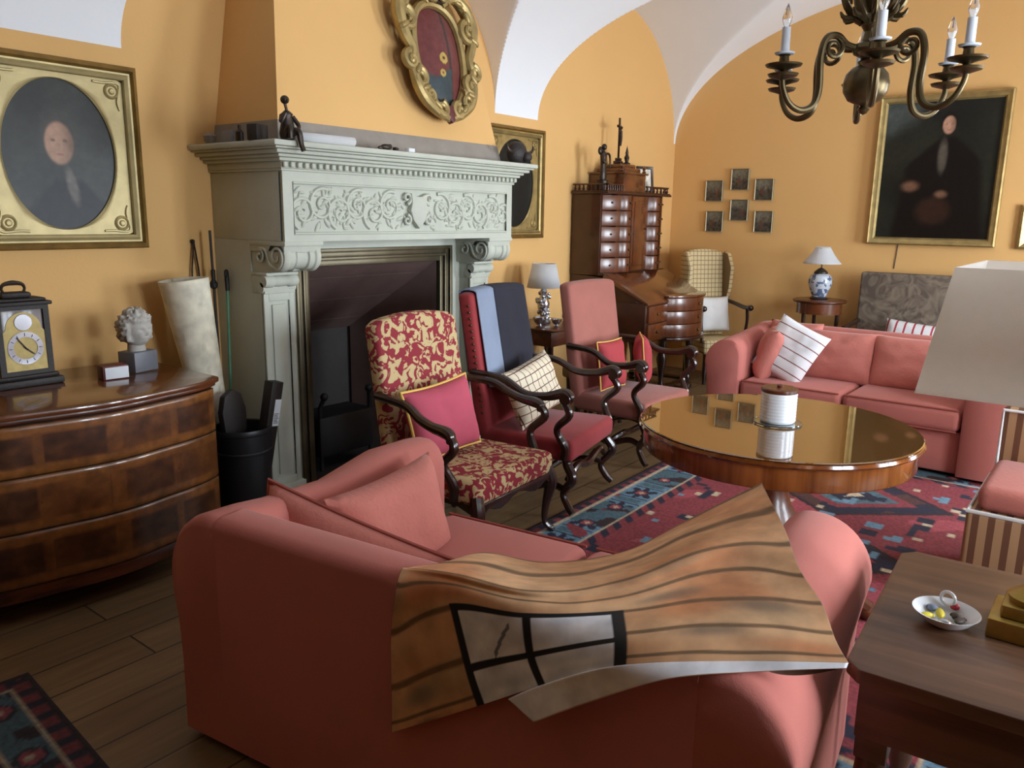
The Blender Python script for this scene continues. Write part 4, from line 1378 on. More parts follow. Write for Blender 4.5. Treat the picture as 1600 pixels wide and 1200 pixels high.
# ------------------------------------------------------------------ commode
CX, CY = 1.50, 3.0
t = thing('commode', 'inlaid walnut commode with bowed front, three long drawers', 'chest of drawers', (1.455, 3.98, 0))
HWc = .535
def front(x):              # y of the front at local x, serpentine
    q = max(-1, min(1, x / HWc))
    return -.655 - .135 * (1 - abs(q) ** 3.2) - .012 * math.cos(q * 2 * PI)
def slab(z0, z1, ex, ef, bev=0):
    mb = MB()
    n_ = 40
    poly = [(HWc + ex, 0), (-HWc - ex, 0)]
    for i in range(n_ + 1):
        x = -HWc + 2 * HWc * i / n_
        poly.append((x * (HWc + ex) / HWc, front(x) - ef))
    mb.prism(poly, z0, z1, 'z', bev)
    return mb
obj('top', slab(.825, .85, .022, .022, .006), M['burr'], t, angle=40)
obj('top_moulding', slab(.808, .825, .010, .010, .004), M['mahogany'], t, angle=40)
obj('carcass', slab(.12, .808, .0, -.012), M['burrdark'], t, angle=40)
VB = [lin(q) for q in ('#583118', '#70431f', '#4a2a17', '#2f1910', '#78491f')]
for k, (z0, z1) in enumerate(((.605, .80), (.385, .598), (.165, .378))):
    def fn(u, v, z0=z0, z1=z1):
        x = -HWc + .02 + (2 * HWc - .04) * u
        e = min(u, 1 - u, (v) * .25, (1 - v) * .25)
        return (x, front(x) - .004 - .006 * sstep(0, .006, e), z0 + (z1 - z0) * v)
    def fc(u, v, k=k):
        g = .5 + .9 * nz(u * 9, v * 3, k * 3.7)
        c = lerp(VB[0], VB[1], max(0, min(1, g)))
        if v < .16 or v > .84: c = lerp(VB[1], VB[4], max(0, min(1, .5 + nz(u * 14, v * 4, 2 + k))))
        for (a0, a1) in ((.04, .22), (.25, .47), (.53, .75), (.78, .96)):
            if a0 < u < a1 and .2 < v < .8:
                c = lerp(c, lerp(VB[2], VB[3], max(0, min(1, .5 + 1.2 * nz(u * 12, v * 5, k + 8)))), .9 * sstep(-.45, .0, nz(a0 * 9, k * 1.7)))
                if min(u - a0, a1 - u) < .004 or min(v - .2, .8 - v) < .02: c = VB[0]
        if min(v, 1 - v) < .02: c = lin('#1e110a')
        return c[:3]
    d = painted('drawer', fn, fc, 160, 26, M['veneer'], t, solid=(.01, 1), angle=60)
    for kx in (-.27, .27):
        mb = MB()
        y = front(kx) - .012
        zc_ = (z0 + z1) / 2
        mb.lathe([(0, 0), (.016, 0), (.014, .006), (0, .008)], 14, m=Matrix.Translation((kx, y, zc_)) @ Matrix.Rotation(PI / 2, 4, 'X'))
        obj('escutcheon', mb, M['brass'], d)
obj('plinth', slab(.10, .165, .006, .008, .006), M['mahogany'], t, angle=40)
for sx in (-1, 1):
    for y in (-.60, -.06):
        mb = MB(); mb.lathe([(.02, 0), (.045, .02), (.05, .06), (.04, .10)], 16, c=(sx * (HWc - .06), y, 0))
        obj('foot', mb, M['mahogany'], t)

# bracket clock
t = thing('bracket_clock', 'dark bracket clock with brass arched dial on the commode', 'clock', (1.362, 3.76, .8505))
mb = MB(); mb.box((-.135, -.09, 0), (.135, .09, .03), .006).box((-.122, -.08, .03), (.122, .08, .05), .01)
obj('base', mb, M['leather'], t)
mb = MB(); mb.box((-.105, -.06, .05), (.105, .065, .345), .003)
obj('case', mb, M['burrdark'], t)
mb = MB(); mb.box((-.105, -.068, .05), (-.082, -.058, .345)).box((.082, -.068, .05), (.105, -.058, .345)).box((-.082, -.068, .05), (.082, -.058, .068)).box((-.082, -.068, .328), (.082, -.058, .345))
obj('door_frame', mb, M['leather'], t)
mb = MB(); mb.box((-.122, -.075, .345), (.122, .078, .362), .006).box((-.105, -.06, .362), (.105, .062, .375), .008).box((-.06, -.035, .375), (.06, .04, .40), .012)
obj('top', mb, M['leather'], t)
mb = MB(); mb.tube([(-.04, 0, .40), (-.045, 0, .415), (-.035, 0, .432), (0, 0, .438), (.035, 0, .432), (.045, 0, .415), (.04, 0, .40)], [.006, .006, .008, .011, .008, .006, .006], 8, smooth=4)
obj('handle', mb, M['bronze'], t)
mb = MB()
pl = [(-.082, .068), (.082, .068), (.082, .235)] + [(.07 * math.cos(a_), .248 + .07 * math.sin(a_)) for a_ in [PI * i / 16 for i in range(17)]] + [(-.082, .235)]
mb.prism(pl, -.064, -.059, 'y')
dial = obj('dial', mb, M['dialbrass'], t, smooth=False)
mx = Matrix.Translation((0, -.064, .165)) @ Matrix.Rotation(PI / 2, 4, 'X')
mb = MB(); mb.lathe([(.047, 0), (.047, .003), (.07, .003), (.07, 0)], 40, m=mx, cap=False)
obj('chapter_ring', mb, M['silver'], dial)
mb = MB()
for k in range(12):
    a_ = PI * k / 6
    mb.box((-.0012, -.0007, .052), (.0012, .0007, .064), m=Matrix.Translation((0, -.0675, .165)) @ Matrix.Rotation(a_, 4, 'Y'))
obj('hour_marks', mb, M['black'], dial, smooth=False)
mx2 = Matrix.Translation((0, -.064, .275)) @ Matrix.Rotation(PI / 2, 4, 'X')
mb = MB(); mb.lathe([(0, .003), (.034, .003), (.036, 0)], 30, m=mx2); obj('moon_dial', mb, M['silver'], dial)
mb = MB()
for a_, l in ((-.6, .058), (2.3, .042)):
    mb.box((-.0022, -.001, -.01), (.0022, .001, l), m=Matrix.Translation((0, -.069, .165)) @ Matrix.Rotation(a_, 4, 'Y'))
obj('hands', mb, M['black'], dial, smooth=False)

# card box and bust
t = thing('card_box', 'small dark red box with a white front on the commode', 'box', (1.675, 3.60, .8505), math.radians(-6))
mb = MB(); mb.box((-.055, -.035, 0), (.055, .04, .062), .003); obj('box', mb, M['redcard'], t)
mb = MB(); mb.box((-.047, -.041, .004), (.054, -.0352, .056), .001); obj('white_front', mb, M['whitecard'], t)
t = thing('bust', 'small plaster head of a curly haired child on a grey block', 'bust', (1.845, 3.70, .8505), math.radians(14))
mb = MB(); mb.box((-.066, -.055, 0), (.066, .055, .095), .003); obj('plinth', mb, M['plinth'], t)
def skull(u, v):
    a = u * 2 * PI; e = -PI / 2 + v * PI
    d = Vector((math.sin(a) * math.cos(e), -math.cos(a) * math.cos(e), math.sin(e)))   # a = 0 looks along -Y
    fx, fz = d.x, d.z
    front = max(0.0, -d.y)
    face = sstep(.25, .5, front) * sstep(.52, .36, d.z)
    r = 1.0
    hair = 1 - face
    n1 = nz(d.x * 4.2 + 5, d.y * 4.2, d.z * 4.2); n2 = nz(d.x * 9, d.y * 9, d.z * 9 + 3)
    r += hair * sstep(-.75, -.45, d.z) * (.13 + .17 * abs(n1) * 2 + .10 * n2)
    g = lambda cx, cz, sx, sz: math.exp(-((fx - cx) / sx) ** 2 - ((fz - cz) / sz) ** 2)
    if d.y < 0:
        r += face * (.17 * g(0, -.12, .10, .16) - .12 * (g(-.33, .04, .15, .09) + g(.33, .04, .15, .09)) + .06 * (g(-.4, -.25, .2, .18) + g(.4, -.25, .2, .18))
                     + .06 * g(0, -.40, .2, .05) - .05 * g(0, -.33, .2, .03) + .07 * g(0, -.60, .2, .12) + .05 * (g(-.3, .17, .2, .05) + g(.3, .17, .2, .05)))
    return (d.x * .066 * r, d.y * .072 * r, .195 + d.z * .082 * r)
mb = MB(); mb.grid(skull, 72, 48, cu=True)
mb.tube([(0, .004, .094), (0, .006, .14)], [.042, .036], 16)
obj('head', mb, M['plaster'], t, angle=80)

# ------------------------------------------------------------------ corner between commode and fireplace
t = thing('coal_bucket', 'tall black metal bucket in the corner beside the fireplace', 'bucket', (2.245, 3.49, 0))
mb = MB(); mb.lathe([(0, 0), (.125, 0), (.13, .01), (.142, .50), (.149, .505), (.151, .52), (.146, .532), (.138, .528), (.128, .02), (0, .016)], 40)
mb.lathe([(.1405, .40), (.145, .404), (.1455, .412), (.1415, .416)], 40)
obj('body', mb, M['bucket'], t)
t = thing('paper_roll', 'large off white rolled paper standing between commode and black bucket', 'paper roll', (2.31, 3.72, .01), rot=(math.radians(-2.9), math.radians(-7.2), 0))
def roll(u, v):
    a = u * 2.25 * 2 * PI
    r = (.046 + .078 * v) * (1 - .10 * u)
    return (r * math.cos(a), r * math.sin(a), v * 1.255 + .012 * math.sin(a * .5))
def rollcol(u, v):
    c = lerp(lin('#cdc6ae'), lin('#e0dac6'), .5 + nz(u * 6, v * 3, 4))
    s_ = nz(u * 30, v * 15, 6)
    if s_ > .5: c = lerp(c, lin('#b3ad98'), .5)
    if u < .4 and v < .45 and nz(u * 40, v * 14, 17) > .42: c = lin('#2f4668')
    if .55 > v > .2 and nz(u * 50, v * 12, 31) > .5: c = lin('#a86a4a')
    return c[:3]
painted('sheet', roll, rollcol, 140, 60, M['paintmatt'], t, solid=(.0015, 0), angle=80)
t = thing('bellows', 'dark leather bellows standing in the black bucket', 'bellows', (2.25, 3.55, .30), rot=(math.radians(-4), 0, .2))
mb = MB()
pb = [(-.02, 0), (.02, 0), (.035, .1), (.075, .2), (.08, .30), (.055, .38), (0, .41), (-.055, .38), (-.08, .30), (-.075, .2), (-.035, .1)]
mb.prism(pb, -.02, .02, 'y', .008); obj('bag', mb, M['leather'], t)
mb = MB(); mb.tube([(0, 0, .01), (0, 0, -.09)], [.012, .007], 10); obj('nozzle', mb, M['brass'], t)
t = thing('carton', 'dark narrow carton with a pale label sticking out of black bucket', 'box', (2.315, 3.43, .31), rot=(math.radians(5), math.radians(9), .15))
mb = MB(); mb.box((-.038, -.03, 0), (.038, .03, .45), .004); obj('box', mb, M['leather'], t)
mb = MB(); mb.box((-.005, -.0325, .22), (.036, -.0302, .36)); o = obj('label', mb, M['whitecard'], t)
mb = MB()
for k in range(7): mb.box((.0, -.0336, .235 + k * .008), (.03 - .004 * (k % 3), -.0326, .238 + k * .008))
obj('print', mb, M['black'], o, smooth=False)
t = thing('fire_poker', 'long black poker leaning in the corner beside the fireplace', 'poker', (2.405, 3.90, 0))
mb = MB(); mb.tube([(0, 0, .004), (-.01, .0, .75), (-.02, .0, 1.5)], .007, 8); obj('rod', mb, M['black'], t)
mb = MB(); mb.lathe([(.008, 0), (.02, .01), (.022, .03), (.01, .05), (.012, .10), (0, .11)], 12, c=(-.016, 0, 1.19)); obj('collar', mb, M['black'], t)
t = thing('green_cane', 'thin green cane with dark handle leaning beside the fireplace', 'cane', (2.40, 3.84, 0))
mb = MB(); mb.tube([(0, 0, .004), (.02, .01, .6), (.044, .02, 1.19)], .008, 8); obj('shaft', mb, M['green'], t)
mb = MB(); mb.tube([(.044, .02, 1.18), (.044, .02, 1.24), (.036, .01, 1.285), (.024, .0, 1.26)], [.011, .013, .012, .008], 8, smooth=4); obj('handle', mb, M['black'], t)
t = thing('hanging_tongs', 'dark hearth tongs hanging from a wall hook above the paper roll', 'tongs', (2.335, 3.985, 1.44))
mb = MB(); mb.ball((0, .004, 0), .012); mb.tube([(0, .012, 0), (0, -.012, 0)], .005, 6); obj('hook', mb, M['black'], t)
for sx in (-1, 1):
    mb = MB(); mb.tube([(0, -.006, 0), (sx * .018, -.006, -.14), (sx * .026, -.006, -.26)], .005, 6); obj('arm', mb, M['bronze'], t)

# ------------------------------------------------------------------ side table with silver lamp
t = thing('side_table', 'dark side table under the small white lamp beside the hearth', 'table', (5.20, 3.68, 0))
mb = MB(); mb.box((-.33, -.27, .735), (.33, .27, .755), .006); obj('top', mb, M['mahogany'], t)
mb = MB(); mb.box((-.30, -.24, .62), (.30, .24, .735), .004); obj('drawer_box', mb, M['mahogany'], t)
mb = MB(); mb.lathe([(0, 0), (.012, .004), (.014, .014), (0, .02)], 12, m=Matrix.Translation((0, -.241, .68)) @ Matrix.Rotation(PI / 2, 4, 'X')); obj('knob', mb, M['brass'], t)
for sx in (-1, 1):
    for sy in (-1, 1):
        mb = MB(); mb.lathe([(.014, 0), (.02, .05), (.016, .1), (.024, .3), (.018, .5), (.026, .54), (.026, .62)], 14, c=(sx * .27, sy * .21, 0)); obj('leg', mb, M['darkwood'], t)
t = thing('table_lamp', 'small lamp with pale drum shade and ornate silver base', 'lamp', (5.19, 3.73, .7555))
mb = MB(); mb.lathe([(.06, 0), (.065, .012), (.04, .03), (.022, .05), (.03, .08), (.045, .12), (.05, .16), (.035, .2), (.022, .23), (.03, .255), (.014, .28), (.012, .30)], 24)
random.seed(3)
for i in range(46):
    a_ = random.uniform(0, 2 * PI); z_ = random.uniform(.01, .24); r_ = .042 + .012 * math.sin(z_ * 40)
    mb.ball((r_ * math.cos(a_), r_ * math.sin(a_), z_), random.uniform(.01, .018), 8, 6)
obj('base', mb, M['silver'], t)
mb = MB(); mb.lathe([(.135, .285), (.095, .475)], 40, cap=False); obj('lamp_shade', mb, M['shadeblue'], t, solid=(.003, 0))
mb = MB(); mb.tube([(0, 0, .29), (0, 0, .46)], .006, 8); mb.tube([(-.096, 0, .46), (.096, 0, .46)], .003, 6); obj('fitting', mb, M['brass'], t)
def silver_bowl(r, h):
    mb = MB(); mb.lathe([(r * .5, 0), (r * .55, .006), (r * .35, .015), (r * .8, h * .5), (r, h * .85), (r * 1.05, h), (r * .95, h * .98), (r * .7, h * .55), (0, h * .35)], 24); return mb
small('silver_bowl', 'little silver bowl left of the ornate lamp base', 'bowl', silver_bowl(.05, .075), M['silver'], (4.99, 3.62, .7555))
small('silver_bowl', 'tiny silver bowl standing before the ornate lamp base', 'bowl', silver_bowl(.04, .06), M['silver'], (5.08, 3.52, .7555))
mb = MB(); mb.lathe([(.045, 0), (.05, .01), (.03, .03), (.04, .06), (.045, .09), (.02, .13), (.01, .15)], 20)
for i in range(20):
    a_ = random.uniform(0, 2 * PI); z_ = random.uniform(.02, .12); mb.ball((.04 * math.cos(a_), .04 * math.sin(a_), z_), random.uniform(.009, .015), 8, 6)
small('silver_ornament', 'lumpy silver ornament right of the ornate lamp base', 'ornament', mb, M['silver'], (5.39, 3.62, .7555))
mb = MB(); mb.lathe([(.03, 0), (.034, .01), (.02, .03), (.035, .07), (.03, .1), (.012, .12)], 18)
small('silver_ornament', 'slim silver ornament next to the lumpy one by the lamp', 'ornament', mb, M['silver'], (5.48, 3.58, .7555))

# footstool glimpsed between the chairs
t = thing('footstool', 'low stool with olive seat glimpsed between the red and pink chairs', 'stool', (5.16, 3.19, 0), .1)
mb = MB(); mb.box((-.24, -.18, .40), (.24, .18, .50), .03, 3); obj('seat', mb, M['velvetgreen'], t, angle=60)
for sx in (-1, 1):
    for sy in (-1, 1):
        mb = MB(); mb.lathe([(.015, 0), (.022, .1), (.016, .2), (.026, .40)], 12, c=(sx * .19, sy * .13, 0)); obj('leg', mb, M['darkwood'], t)
# ------------------------------------------------------------------ bureau cabinet (local front = -Y)
t = thing('bureau_cabinet', 'tall walnut bureau cabinet with sloping lid and many small drawers', 'bureau', (6.505, 3.985, 0))
hw = .56
mb = MB(); mb.box((-hw, -.292, 1.10), (hw, 0, 1.80), .004).box((-.38, -.345, 1.10), (.37, -.28, 1.80), .003).box((-hw, -.34, 1.10), (hw, -.28, 1.122), .003)
obj('upper_case', mb, M['burrdark'], t)
mb = MB(); mb.box((-hw - .02, -.375, 1.795), (hw + .02, 0, 1.815), .006).box((-hw - .012, -.365, 1.815), (hw + .012, 0, 1.825), .003)
obj('cornice', mb, M['burrdark'], t)
for x0, x1 in ((-hw, -.30), (.13, hw)):
    mb = MB()
    n_ = 7
    for i in range(n_):
        mb.lathe([(.008, 0), (.012, .015), (.006, .03), (.01, .045)], 8, c=(x0 + .02 + (x1 - x0 - .04) * i / (n_ - 1), -.345, 1.825))
    for i in range(8):
        xx = x0 + .01 if x0 < 0 else x1 - .01
        mb.lathe([(.008, 0), (.012, .015), (.006, .03), (.01, .045)], 8, c=(xx, -.02 - .30 * i / 7, 1.825))
    mb.box((x0, -.355, 1.869), (x1, -.335, 1.882), .003)
    xx = x0 if x0 < 0 else x1 - .02
    mb.box((xx, -.355, 1.869), (xx + .02, 0, 1.882), .003)
    obj('gallery', mb, M['burrdark'], t)
mb = MB(); mb.box((-.29, -.35, 1.82), (.10, 0, 1.985), .004)
mb.box((-.22, -.32, 1.985), (.06, -.02, 2.03), .012).box((-.31, -.37, 1.972), (.12, 0, 1.99), .006).box((-.19, -.28, 2.03), (.04, -.06, 2.065), .012)
for sx in (-.29, .10):
    mb.lathe([(.012, 0), (.02, .01), (.01, .025), (.018, .045), (.0, .07)], 12, c=(sx, -.33, 1.99))
obj('pediment', mb, M['burr'], t)
mb = MB(); mb.box((-.135, -.362, 1.13), (.155, -.34, 1.785), .004); mb.box((-.10, -.370, 1.17), (.12, -.36, 1.745), .006)
door = obj('door', mb, M['burr'], t)
mb = MB(); mb.ball((.10, -.376, 1.5), .01); obj('knob', mb, M['brass'], door)
gloss = wood('polished_burr', '#4a2413', '#6b3a1e', .3, 1.0, 'Z', .35)
gloss.node_tree.nodes['Principled BSDF'].inputs['Coat Roughness'].default_value = .18
for x0, x1 in ((-.365, -.155), (.175, .36)):
    for k in range(5):
        z0 = 1.125 + k * .134
        mb = MB()
        poly = [(x1, -.345), (x0, -.345)] + [(x0 + (x1 - x0) * i / 10, -.345 - .065 * math.sin(PI * i / 10)) for i in range(11)]
        mb.prism(poly, z0, z0 + .124, 'z', .003)
        o = obj('bowed_drawer', mb, gloss, t, angle=40)
        mb = MB(); mb.ball(((x0 + x1) / 2, -.417, z0 + .062), .009, 10, 6); obj('knob', mb, M['brass'], o)
for x0, x1 in ((-hw + .015, -.375), (.37, hw - .015)):
    for k in range(5):
        z0 = 1.125 + k * .134
        ya, yb_ = (-.30, -.385) if x0 < 0 else (-.385, -.30)
        mb = MB(); mb.prism([(x1, -.29), (x0, -.29), (x0, ya), (x1, yb_)], z0, z0 + .124, 'z', .003)
        o = obj('small_drawer', mb, gloss, t)
        mb = MB(); mb.ball(((x0 + x1) / 2, -.349, z0 + .062), .009, 10, 6); obj('knob', mb, M['brass'], o)
# sloping lid and its cheeks
mb = MB(); q = .79
mb.prism([(-.34, 1.10), (-.36, 1.115), (-q, .895), (-q - .005, .878), (-q + .02, .872), (-.34, 1.08)], -hw, hw, 'x', .004)
obj('lid', mb, M['burr'], t)
mb = MB(); mb.prism([(0, .885), (0, 1.10), (-.34, 1.085), (-q + .03, .885)], -hw + .01, hw - .01, 'x')
obj('lid_case', mb, M['burrdark'], t, smooth=False)
mb = MB(); mb.box((-hw, -q + .02, .55), (hw, 0, .885), .005)
obj('lower_case', mb, M['burrdark'], t)
for k in range(2):
    mb = MB(); z0 = .565 + k * .155
    mb.box((-hw + .03, -q - .002, z0), (-.2, -q + .03, z0 + .145), .004)
    o = obj('lower_drawer', mb, M['burr'], t)
    mb = MB(); mb.ball((-.38, -q - .01, z0 + .072), .011, 10, 6); obj('knob', mb, M['brass'], o)
bx0, bx1 = -.185, .46
def bow(z0, z1, e, bev=.004):
    mb = MB()
    poly = [(bx1 + e, -q + .04), (bx0 - e, -q + .04)] + [(bx0 - e + (bx1 - bx0 + 2 * e) * i / 16, -q + .01 - e - .15 * math.sin(PI * i / 16) ** .7) for i in range(17)]
    return mb.prism(poly, z0, z1, 'z', bev)
obj('bowed_top', bow(.915, .935, .015, .005), M['burr'], t, angle=40)
for k in range(3):
    z0 = .565 + k * .117
    o = obj('bowed_drawer', bow(z0, z0 + .112, 0), gloss, t, angle=40)
    mb = MB(); mb.ball(((bx0 + bx1) / 2, -q - .145, z0 + .056), .012, 10, 6); obj('knob', mb, M['brass'], o)
obj('bowed_moulding', bow(.535, .562, .018, .006), M['burrdark'], t, angle=40)
legprof = [(.025, 0), (.05, .02), (.05, .05), (.02, .07), (.035, .10), (.035, .12), (.022, .15), (.03, .25), (.05, .36), (.03, .42), (.04, .45), (.04, .535)]
for x, y in ((-.5, -.70), (-.12, -.72), (.42, -.72), (-.5, -.08), (.5, -.08)):
    mb = MB(); mb.lathe(legprof, 18, c=(x, y, 0)); obj('leg', mb, M['darkwood'], t)
mb = MB(); mb.box((-.52, -.74, .075), (.46, -.68, .10), .006).box((-.53, -.7, .075), (-.47, -.06, .10), .006).box((.42, -.7, .075), (.50, -.06, .10), .006)
obj('stretcher', mb, M['darkwood'], t)

# ornaments on the bureau
BZ = 1.8835
t = thing('statue', 'dark carved standing figure with outstretched arm on the bureau', 'statue', (6.055, 3.75, 1.826), .2)
mb = MB(); mb.lathe([(.055, 0), (.055, .05), (.045, .06), (.045, .08), (.05, .085)], 16); obj('pedestal', mb, M['bronze'], t)
mb = MB()
mb.lathe([(.035, .085), (.042, .11), (.036, .17), (.03, .21), (.034, .25), (.04, .29), (.028, .315), (.014, .33), (.014, .34)], 14, sy=.75)
mb.ball((-.004, -.004, .362), (.022, .024, .027), 12, 8)
mb.tube([(.03, 0, .30), (.06, -.02, .31), (.10, -.02, .29), (.115, -.02, .22), (.11, -.02, .19)], [.013, .011, .009, .007, .006], 8, smooth=4)
mb.tube([(-.03, 0, .30), (-.05, -.02, .25), (-.03, -.04, .22)], [.013, .011, .009], 8, smooth=4)
mb.ball((-.03, .02, .33), (.03, .02, .035), 10, 8)
obj('body', mb, M['bronze'], t)
t = thing('crucifix', 'small dark crucifix standing on top of the bureau pediment', 'crucifix', (6.42, 3.82, 2.0665), .25)
mb = MB(); mb.box((-.045, -.035, 0), (.045, .035, .03), .006).box((-.03, -.025, .03), (.03, .025, .055), .006); obj('base', mb, M['darkwood'], t)
mb = MB(); mb.box((-.011, -.008, .055), (.011, .008, .40), .002).box((-.06, -.008, .315), (.06, .008, .337), .002); obj('cross', mb, M['darkwood'], t)
mb = MB()
mb.tube([(0, -.016, .16), (.004, -.018, .22), (0, -.016, .29)], [.007, .011, .012], 8, smooth=3); mb.ball((0, -.02, .315), .011, 8, 6)
mb.tube([(-.052, -.012, .326), (0, -.016, .295), (.052, -.012, .326)], .005, 6, smooth=3)
obj('corpus', mb, M['bronze'], t)
t = thing('finial', 'dark spiky carved ornament beside the crucifix on the bureau', 'ornament', (6.50, 3.78, 2.0665))
mb = MB(); mb.lathe([(.03, 0), (.035, .012), (.015, .025), (.024, .06), (.012, .09), (.016, .10), (.004, .15), (0, .17)], 14); obj('body', mb, M['bronze'], t)
t = thing('photo_frame', 'dark framed small picture standing on top of the bureau behind the balustrade', 'picture frame', (6.90, 3.80, 1.826), rot=(math.radians(-7), 0, math.radians(-24)))
mb = moulding(.19, .25, [(0, 0), (0, .015), (.006, .02), (.022, .016), (.026, .01)]); o = obj('frame', mb, M['darkwood'], t, loc=(0, 0, .125))
def pt(u, v): return ((2 * u - 1) * .07, -.009, .125 + (2 * v - 1) * .10)
def pc(u, v):
    x, _, z_ = pt(u, v); z_ -= .125
    c = lin('#cfc9ba')
    d = math.hypot(x / .04, (z_ + .07) / .07); c = lerp(c, lin('#6d6a60'), .8 * sstep(1.1, .6, d))
    d = math.hypot(x / .018, (z_ - .015) / .024); c = lerp(c, lin('#77736a'), .8 * sstep(1.1, .6, d))
    return c[:3]
painted('photo', pt, pc, 24, 30, M['engraving'], t)
mb = MB(); mb.box((-.09, -.002, .005), (.09, .004, .245)); obj('backing', mb, M['leather'], t)

# ------------------------------------------------------------------ check armchair in the corner
WA = math.radians(-35)
t = thing('wing_chair', 'beige check wing chair with wooden arms in the far corner', 'armchair', (7.48, 3.27, 0), WA)
t.scale = (.92, .92, 1.0)
mb = MB(); mb.box((-.25, -.26, .30), (.25, .24, .44), .03, 3); obj('seat', mb, M['checkchair'], t, angle=60)
rk = Matrix(((1, 0, 0, 0), (0, 1, .10, -.04), (0, 0, 1, 0), (0, 0, 0, 1)))
mb = MB()
mb.prism([(.25, .40), (.26, 1.0), (.25, 1.24)] + [(.25 * math.cos(a_), 1.24 + .06 * math.sin(a_)) for a_ in [PI * i / 10 for i in range(1, 10)]] + [(-.25, 1.24), (-.26, 1.0), (-.25, .40)], .20, .28, 'y', .02, m=rk)
obj('backrest', mb, M['checkchair'], t, angle=50)
for sx in (-1, 1):
    mb = MB(); mb.prism([(.20, .80), (.20, 1.28), (.10, 1.26), (.03, 1.12), (.07, .92), (.12, .80)], sx * .255 - .025, sx * .255 + .025, 'x', .015, m=rk)
    obj('wing', mb, M['checkchair'], t, angle=50)
    mb = MB(); mb.tube([(sx * .26, .22, .79), (sx * .27, .05, .77), (sx * .28, -.14, .745), (sx * .28, -.24, .755)], [.02, .02, .022, .02], 10, smooth=4); mb.ball((sx * .28, -.25, .75), (.034, .034, .03), 12, 8)
    obj('arm', mb, M['darkwood'], t)
    mb = MB(); mb.tube([(sx * .275, -.20, .74), (sx * .275, -.21, .6), (sx * .25, -.2, .42)], [.02, .016, .02], 10, smooth=4); obj('arm_support', mb, M['darkwood'], t)
    for y in (-.22, .20):
        mb = MB(); mb.lathe([(.016, 0), (.022, .1), (.026, .32)], 12, c=(sx * .21, y, 0)); obj('leg', mb, M['darkwood'], t)
cx_ = Vector((7.48, 3.27)) + Vector((math.cos(WA), math.sin(WA))) * .02 + Vector((-math.sin(WA), math.cos(WA))) * .07
pillow('cushion', 'white linen cushion on the beige check wing chair', .38, .36, .13, (cx_.x, cx_.y, .66), (math.radians(-12), 0, WA), M['linen'], None, 0, .06, 31)

# ------------------------------------------------------------------ tapestry settee
t = thing('settee', 'settee with grey leaf tapestry back below the large portrait', 'settee', (7.45, 1.12, 0), -PI / 2)
mb = MB(); mb.box((-.84, .16, .44), (.84, .26, 1.155), .025, 3); obj('backrest', mb, M['tapestry'], t, angle=60)
mb = MB(); mb.box((-.82, -.30, .30), (.82, .16, .45), .03, 3); obj('seat', mb, M['tapestry'], t, angle=60)
for sx in (-1, 1):
    mb = MB(); mb.tube([(sx * .82, .18, .72), (sx * .83, -.05, .70), (sx * .83, -.26, .68)], [.02, .022, .024], 10, smooth=4); mb.tube([(sx * .83, -.24, .68), (sx * .82, -.24, .44)], [.018, .02], 10)
    obj('arm', mb, M['darkwood'], t)
    for y in (-.26, .2):
        mb = MB(); mb.lathe([(.018, 0), (.026, .15), (.03, .32)], 12, c=(sx * .76, y, 0)); obj('leg', mb, M['darkwood'], t)
pillow('cushion', 'white cushion with red pattern on the tapestry settee', .46, .30, .12, (7.48, 1.46, .605), (math.radians(-16), math.radians(5), -PI / 2), M['redwhite'], None, 0, .05, 33)

# ------------------------------------------------------------------ small round table with jar lamp
t = thing('occasional_table', 'small round wooden table with drawer under the blue jar lamp', 'table', (7.5, 2.265, 0))
mb = MB(); mb.lathe([(0, .865), (.225, .865), (.235, .875), (.235, .885), (.225, .89), (0, .89)], 40); obj('top', mb, M['mahogany'], t)
mb = MB(); mb.lathe([(.19, .765), (.20, .77), (.20, .865), (.19, .865)], 40); mb.lathe([(0, .765), (.2, .765), (.2, .77), (0, .77)], 40); obj('apron', mb, M['burr'], t)
mb = MB(); mb.lathe([(0, .25), (.17, .25), (.17, .268), (0, .268)], 32); obj('shelf', mb, M['burr'], t)
for i in range(3):
    a_ = 2 * PI * i / 3 + .5
    mb = MB(); mb.tube([(.17 * math.cos(a_), .17 * math.sin(a_), .78), (.16 * math.cos(a_), .16 * math.sin(a_), .4), (.15 * math.cos(a_), .15 * math.sin(a_), .26), (.19 * math.cos(a_), .19 * math.sin(a_), 0.004)], [.018, .015, .014, .012], 10, smooth=4); obj('leg', mb, M['darkwood'], t)
mb = MB(); mb.lathe([(.04, 0), (.045, .01), (.07, .1), (.06, .2), (.03, .26), (.045, .30)], 24)
small('silver_vase', 'silver vase on the low shelf of the small round table', 'vase', mb, M['silver'], (7.5, 2.265, .269))
t = thing('jar_lamp', 'blue and white jar lamp with pleated white shade on small table', 'lamp', (7.5, 2.275, .8905))
mb = MB(); mb.lathe([(.075, 0), (.08, .012), (.06, .025)], 28); mb.lathe([(.0, .235), (.062, .232), (.058, .25), (.03, .275), (.012, .285), (.0, .29)], 28); obj('mount', mb, M['bronze'], t)
mb = MB(); mb.lathe([(.058, .02), (.07, .05), (.10, .13), (.105, .175), (.09, .215), (.06, .235)], 32); obj('jar', mb, M['blueware'], t)
mb = MB(); mb.tube([(0, 0, .285), (0, 0, .46)], .007, 8); mb.tube([(-.07, 0, .462), (.07, 0, .462)], .003, 6); obj('fitting', mb, M['brass'], t)
mb = MB()
def shd(u, v):
    a_ = u * 2 * PI
    r_ = (.165 - .105 * v + .022 * v * (1 - v) * -1.6) * (1 + .008 * math.cos(a_ * 48))
    return (r_ * math.cos(a_), r_ * math.sin(a_), .325 + .15 * v)
